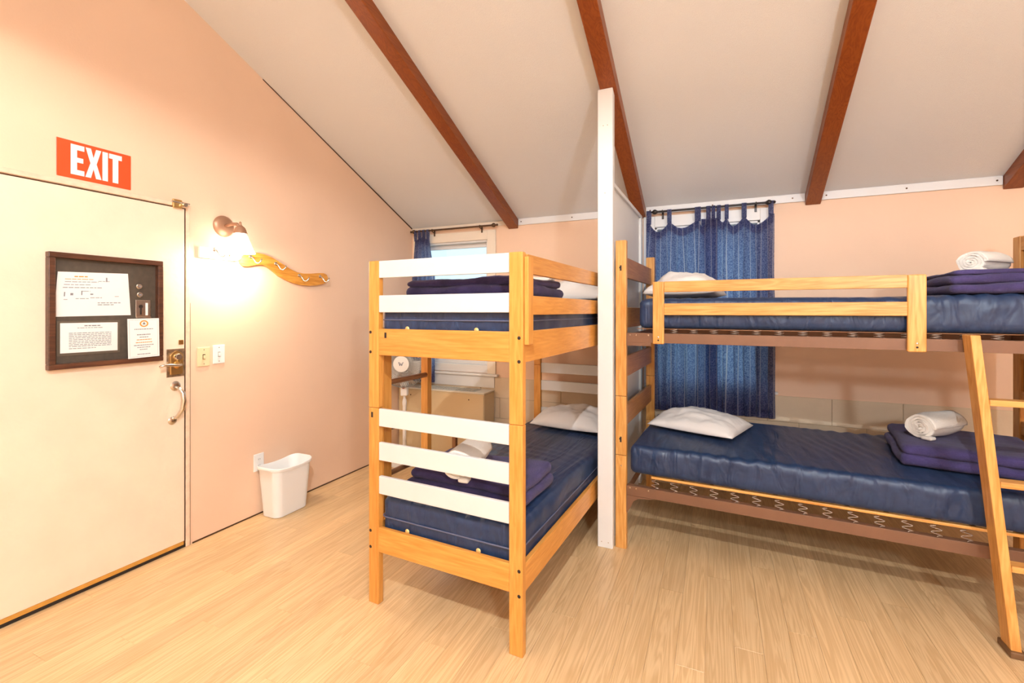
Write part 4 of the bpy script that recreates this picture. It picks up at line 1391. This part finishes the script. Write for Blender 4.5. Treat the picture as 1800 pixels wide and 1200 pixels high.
def curtain(label, x0, x1, zrod, zb0, zb1, tabs, dips, ydepth, nfold, seed, ytop=CURY, pinch=None, yoff=0.0):
    """tabs: list of (x,half width); dips: list of (x,z) valley points between the tabs"""
    t = thing('curtain', label, 'curtain', ((x0 + x1) / 2, ytop, zb0), 0, 'navy striped curtains')
    O = Vector(((x0 + x1) / 2, ytop, zb0))
    key = sorted([(x, zrod - 0.085) for x, w in tabs] + list(dips))

    def ztop(x):
        if x <= key[0][0]: return key[0][1]
        for (xa, za), (xb, zb) in zip(key, key[1:]):
            if xa <= x <= xb:
                u = (x - xa) / max(1e-6, xb - xa)
                dip_r = (xb, zb) in dips
                # steep next to the tab, flat at the valley
                if dip_r: s = math.sin(u * math.pi / 2)
                else: s = 1 - math.cos(u * math.pi / 2)
                return za + (zb - za) * s
        return key[-1][1]
    NX, NZ = 150, 44
    bm = bmesh.new()
    uvl = bm.loops.layers.uv.new('UVMap')
    G = []
    for i in range(NX + 1):
        u = i / NX
        x = x0 + (x1 - x0) * u
        col = []
        zt = ztop(x)
        zb = zb0 + (zb1 - zb0) * u
        for k in range(NZ + 1):
            s = k / NZ                  # 0 top .. 1 bottom
            z = zt + (zb - zt) * s
            ph = u * nfold * 2 * math.pi + 2.6 * noise.noise(Vector((u * 4, s * 0.9, seed)))
            amp = ydepth * (0.35 + 0.65 * min(1, s * 3)) * (0.7 + 0.6 * noise.noise(Vector((u * 5 + seed, 0, 0))))
            y = yoff * min(1, s * 8) + amp * math.sin(ph) + 0.004 * noise.noise(Vector((u * 30, s * 5, seed)))
            over = max(0.0, noise.noise(Vector((u * 6.5, 4.0, seed + 9))) + 0.25)
            xx = x + 0.030 * over * math.sin(ph + 0.9) * min(1, s * 4) + 0.010 * noise.noise(Vector((u * 9, s * 2.2, seed + 3))) * min(1, s * 3)
            if pinch:
                xx = pinch(xx, z)
            col.append(bm.verts.new(Vector((xx, ytop + y, z)) - O))
        G.append(col)
    for i in range(NX):
        for k in range(NZ):
            f = bm.faces.new((G[i][k], G[i][k + 1], G[i + 1][k + 1], G[i + 1][k]))
            f.smooth = True
            for lp, (a, b) in zip(f.loops, ((i, k), (i, k + 1), (i + 1, k + 1), (i + 1, k))):
                lp[uvl].uv = (a / NX * (1.0 if pinch is None else 1.1), b / NZ)
    POS = [[v.co.copy() for v in col] for col in G]
    me = bpy.data.meshes.new('cloth')
    bm.to_mesh(me); bm.free()
    link('cloth', me, CURT, t)
    # turned-over hems: a second layer along the top and the bottom edge
    for nm, rows in (('top_hem', range(0, 2)), ('bottom_hem', range(NZ - 2, NZ))):
        bm = bmesh.new()
        uvl = bm.loops.layers.uv.new('UVMap')
        H = {}
        for i in range(NX + 1):
            for k in list(rows) + [rows[-1] + 1]:
                H[(i, k)] = bm.verts.new(POS[i][k] + Vector((0, 0.005, 0)))
        for i in range(NX):
            for k in rows:
                f = bm.faces.new((H[(i, k)], H[(i, k + 1)], H[(i + 1, k + 1)], H[(i + 1, k)]))
                f.smooth = True
                for lp, (a, b) in zip(f.loops, ((i, k), (i, k + 1), (i + 1, k + 1), (i + 1, k))):
                    lp[uvl].uv = (a / NX, b / NZ)
        me = bpy.data.meshes.new(nm)
        bm.to_mesh(me); bm.free()
        link(nm, me, CURT, t)
    # tabs looped over the rod
    for (x, w) in tabs:
        bm = bmesh.new()
        uvl = bm.loops.layers.uv.new('UVMap')
        prof = [(-0.004, zrod - 0.10), (-0.012, zrod - 0.05), (-0.0125, zrod)]
        for a in range(1, 8):
            an = math.pi - a * math.pi / 8
            prof.append((0.0125 * math.cos(an), zrod + 0.0125 * math.sin(an)))
        prof += [(0.0125, zrod), (0.012, zrod - 0.05), (0.004, zrod - 0.10)]
        A = [bm.verts.new(Vector((x - w * (1.0 if k < 12 else 1), ytop + p[0], p[1])) - O) for k, p in enumerate(prof)]
        B = [bm.verts.new(Vector((x + w, ytop + p[0], p[1])) - O) for p in prof]
        for k in range(len(prof) - 1):
            f = bm.faces.new((A[k], A[k + 1], B[k + 1], B[k])); f.smooth = True
            for lp in f.loops: lp[uvl].uv = (0.5 + (0.02 if lp.vert in B else 0.0), 0.5)
        me = bpy.data.meshes.new('tab')
        bm.to_mesh(me); bm.free()
        link('tab', me, CURT, t)
    return t


def cx(zx):
    return on_back(1130 + zx / 7.5, 420, CURY).x


def czz(zx, zy):
    return on_back(1130 + zx / 7.5, 350 + zy / 7.5, CURY).z


hw_ = lambda a: a / 7.5 / PXF * 4.0
tabsL = [(cx(80), 0.018), (cx(350), 0.016), (cx(725), 0.022), (cx(865), 0.016)]
dipsL = [(cx(200), czz(200, 430)), (cx(510), czz(510, 380)), (cx(795), czz(795, 365))]
curtain('navy striped tab-top curtain panel drawn closed next to the partition', cx(45), cx(985), 2.206, 0.612, 0.612, tabsL, dipsL, 0.019, 7.5, 3, yoff=-0.03)
tabsR = [(cx(930), 0.013), (cx(1000), 0.015), (cx(1105), 0.014), (cx(1335), 0.017), (cx(1690), 0.016)]
dipsR = [(cx(965), czz(965, 265)), (cx(1050), czz(1050, 300)), (cx(1185), czz(1185, 355)), (cx(1490), czz(1490, 335))]
curtain('navy striped tab-top curtain panel drawn closed beside the bare peach wall', cx(770), cx(1735), 2.206, 0.610, 0.606, tabsR, dipsR, 0.016, 7.0, 11, yoff=0.014)


def pinchL(x, z):
    c = -2.72
    k = 0.62 + 0.38 * min(1, max(0, (2.2 - z) / 0.45))
    return c + (x - c) * k


tabsC = [(-2.80, 0.012), (-2.75, 0.014), (-2.70, 0.014), (-2.65, 0.014)]
dipsC = [(-2.775, 2.15), (-2.725, 2.15), (-2.675, 2.15)]
curtain('navy striped curtain gathered to one side of the corner window', -2.845, -2.595, 2.212, 0.69, 0.69, tabsC, dipsC, 0.020, 5.0, 21, pinch=pinchL)

# ------------------------------------------------------------------ heater unit under the corner window
ht = thing('wall_heater', 'beige metal wall heater cabinet below the corner window', 'heater', (-2.40, 3.70, 0))
hx = 0.478
box('cabinet', (-hx, 0.0, 0.055), (hx, 0.205, 0.640), HEATM, ht, 0.006)
box('base', (-hx + 0.03, 0.035, 0.0), (hx - 0.03, 0.205, 0.055), DARK, ht, 0.002)
box('top_panel', (-hx, -0.003, 0.6405), (hx, 0.205, 0.655), HEATT, ht, 0.003)
gp = box('air_grille', (-0.30, 0.03, 0.6552), (0.36, 0.165, 0.658), GRILLG, ht, 0)
for k in range(22):
    box('louvre', (-0.32 + k * 0.029, -0.064, 0.0015), (-0.316 + k * 0.029, 0.064, 0.006), HEATT, gp, 0)
box('front_panel', (-hx + 0.006, -0.007, 0.075), (hx - 0.006, -0.0005, 0.628), HEATM, ht, 0.003)
for x in (-0.33, 0.32):
    cyl('screw', (x, -0.0072, 0.585), (x, -0.0088, 0.585), 0.006, BRONZ, ht, n=10)

# small brown bench
bn = thing('side_bench', 'low brown wooden bench between the heater and the bed head', 'bench', (-1.73, 3.40, 0), BLR)
box('seat', (-0.26, -0.17, 0.405), (0.26, 0.17, 0.430), BRN[0], bn, 0.004)
for sx in (-1, 1):
    for sy in (-1, 1):
        box('leg', (sx * 0.235 - 0.017, sy * 0.145 - 0.017, 0.0), (sx * 0.235 + 0.017, sy * 0.145 + 0.017, 0.405), BRN[2], bn, 0.003)
    box('apron', (sx * 0.235 - 0.008, -0.128, 0.355), (sx * 0.235 + 0.008, 0.128, 0.404), BRN[1], bn, 0.002)

# ------------------------------------------------------------------ pedestal fan
fx, fy, fz = -2.635, 3.47, 0.925
fr = math.atan2(-fx, fy)          # face the room
fn = thing('pedestal_fan', 'white pedestal fan in front of the heater', 'fan', (fx, fy, 0), R(24) * 0.9)
lathe('base', [(0, 0.05), (0.03, 0.05), (0.05, 0.03), (0.13, 0.018), (0.15, 0.006), (0.15, 0), (0, 0)], FANW, fn)
cyl('lower_pole', (0, 0, 0.04), (0, 0, 0.55), 0.017, FANW, fn)
cyl('upper_pole', (0, 0, 0.55), (0, 0, 0.76), 0.012, FANW, fn)
lathe('collar', [(0, 0.0), (0.019, 0.0), (0.021, 0.03), (0.016, 0.06), (0, 0.06)], FANW, fn, (0, 0, 0.53))
cb = box('control_box', (-0.032, -0.03, 0.62), (0.032, 0.035, 0.74), FANW, fn, 0.012, 3)
cyl('control_knob', (0, -0.031, 0.02), (0, -0.042, 0.02), 0.012, plain('fan_knob', (0.55, 0.25, 0.18), 0.4), cb)
lathe('motor_housing', [(0, 0.0), (0.075, 0.0), (0.08, 0.03), (0.065, 0.10), (0.03, 0.13), (0, 0.135)], FANW, fn, (0, -0.015, fz), (R(-90), 0, 0))
box('neck', (-0.02, -0.01, 0.73), (0.02, 0.06, fz - 0.02), FANW, fn, 0.006)
RG = 0.218
bm = bmesh.new()
for s in (-1, 1):
    d0 = -0.060 + s * 0.055
    for rr, dd in ((RG, 0), (RG * 0.8, s * 0.018), (RG * 0.5, s * 0.026), (RG * 0.34, s * 0.028)):
        add_tube(bm, [(rr * math.cos(2 * math.pi * i / 40), (-0.060 if rr == RG else d0 * 0.5 - 0.03 + dd), rr * math.sin(2 * math.pi * i / 40)) for i in range(40)], 0.0016 if rr < RG else 0.005, 5, True)
    for k in range(72):
        a = 2 * math.pi * k / 72
        p = []
        for q in range(5):
            u = q / 4
            rr = RG * (0.30 + 0.70 * u)
            yy = -0.060 + s * 0.052 * math.cos(u * math.pi / 2) ** 0.7
            p.append((rr * math.cos(a), yy, rr * math.sin(a)))
        add_tube(bm, p, 0.0021, 4)
gr = bobj('grill', bm, FANG, fn, (0, 0, fz), smooth=True)
gr['kind'] = 'stuff'
for k in range(3):
    bm = bmesh.new()
    P = []
    for i in range(7):
        r_ = 0.03 + 0.145 * i / 6
        row = []
        for j in range(7):
            a = (j / 6 - 0.5) * (1.25 - 0.25 * i / 6)
            row.append(bm.verts.new((r_ * math.cos(a), -0.055 - 0.035 * (j / 6 - 0.5), r_ * math.sin(a))))
        P.append(row)
    for i in range(6):
        for j in range(6):
            bm.faces.new((P[i][j], P[i + 1][j], P[i + 1][j + 1], P[i][j + 1])).smooth = True
    bl = bobj('blade', bm, plain('fan_blade', (0.74, 0.73, 0.71), 0.4), fn, (0, 0, fz), (0, R(120 * k + 20), 0))
    sol = bl.modifiers.new('thickness', 'SOLIDIFY'); sol.thickness = 0.003
hub = lathe('badge', [(0, 0.010), (0.050, 0.010), (0.073, 0.005), (0.074, 0.0), (0, 0)], FANW, fn, (0, -0.108, fz), (R(90), 0, 0), 32)
# letter W on the badge
bm = bmesh.new()
wp = [(-0.024, 0.017), (-0.013, 0.017), (-0.007, -0.004), (0.0, 0.013), (0.007, -0.004), (0.016, 0.017), (0.024, 0.017), (0.010, -0.017), (0.004, -0.017), (-0.001, -0.003), (-0.007, -0.017), (-0.012, -0.017)]
A = [bm.verts.new((p[0], p[1], 0.0)) for p in wp]
B = [bm.verts.new((p[0], p[1], 0.0008)) for p in wp]
bm.faces.new(A); bm.faces.new(B[::-1])
for i in range(len(wp)):
    bm.faces.new((A[i], A[(i + 1) % len(wp)], B[(i + 1) % len(wp)], B[i]))
bobj('letter_w', bm, INK, hub, (0, 0, 0.0102))
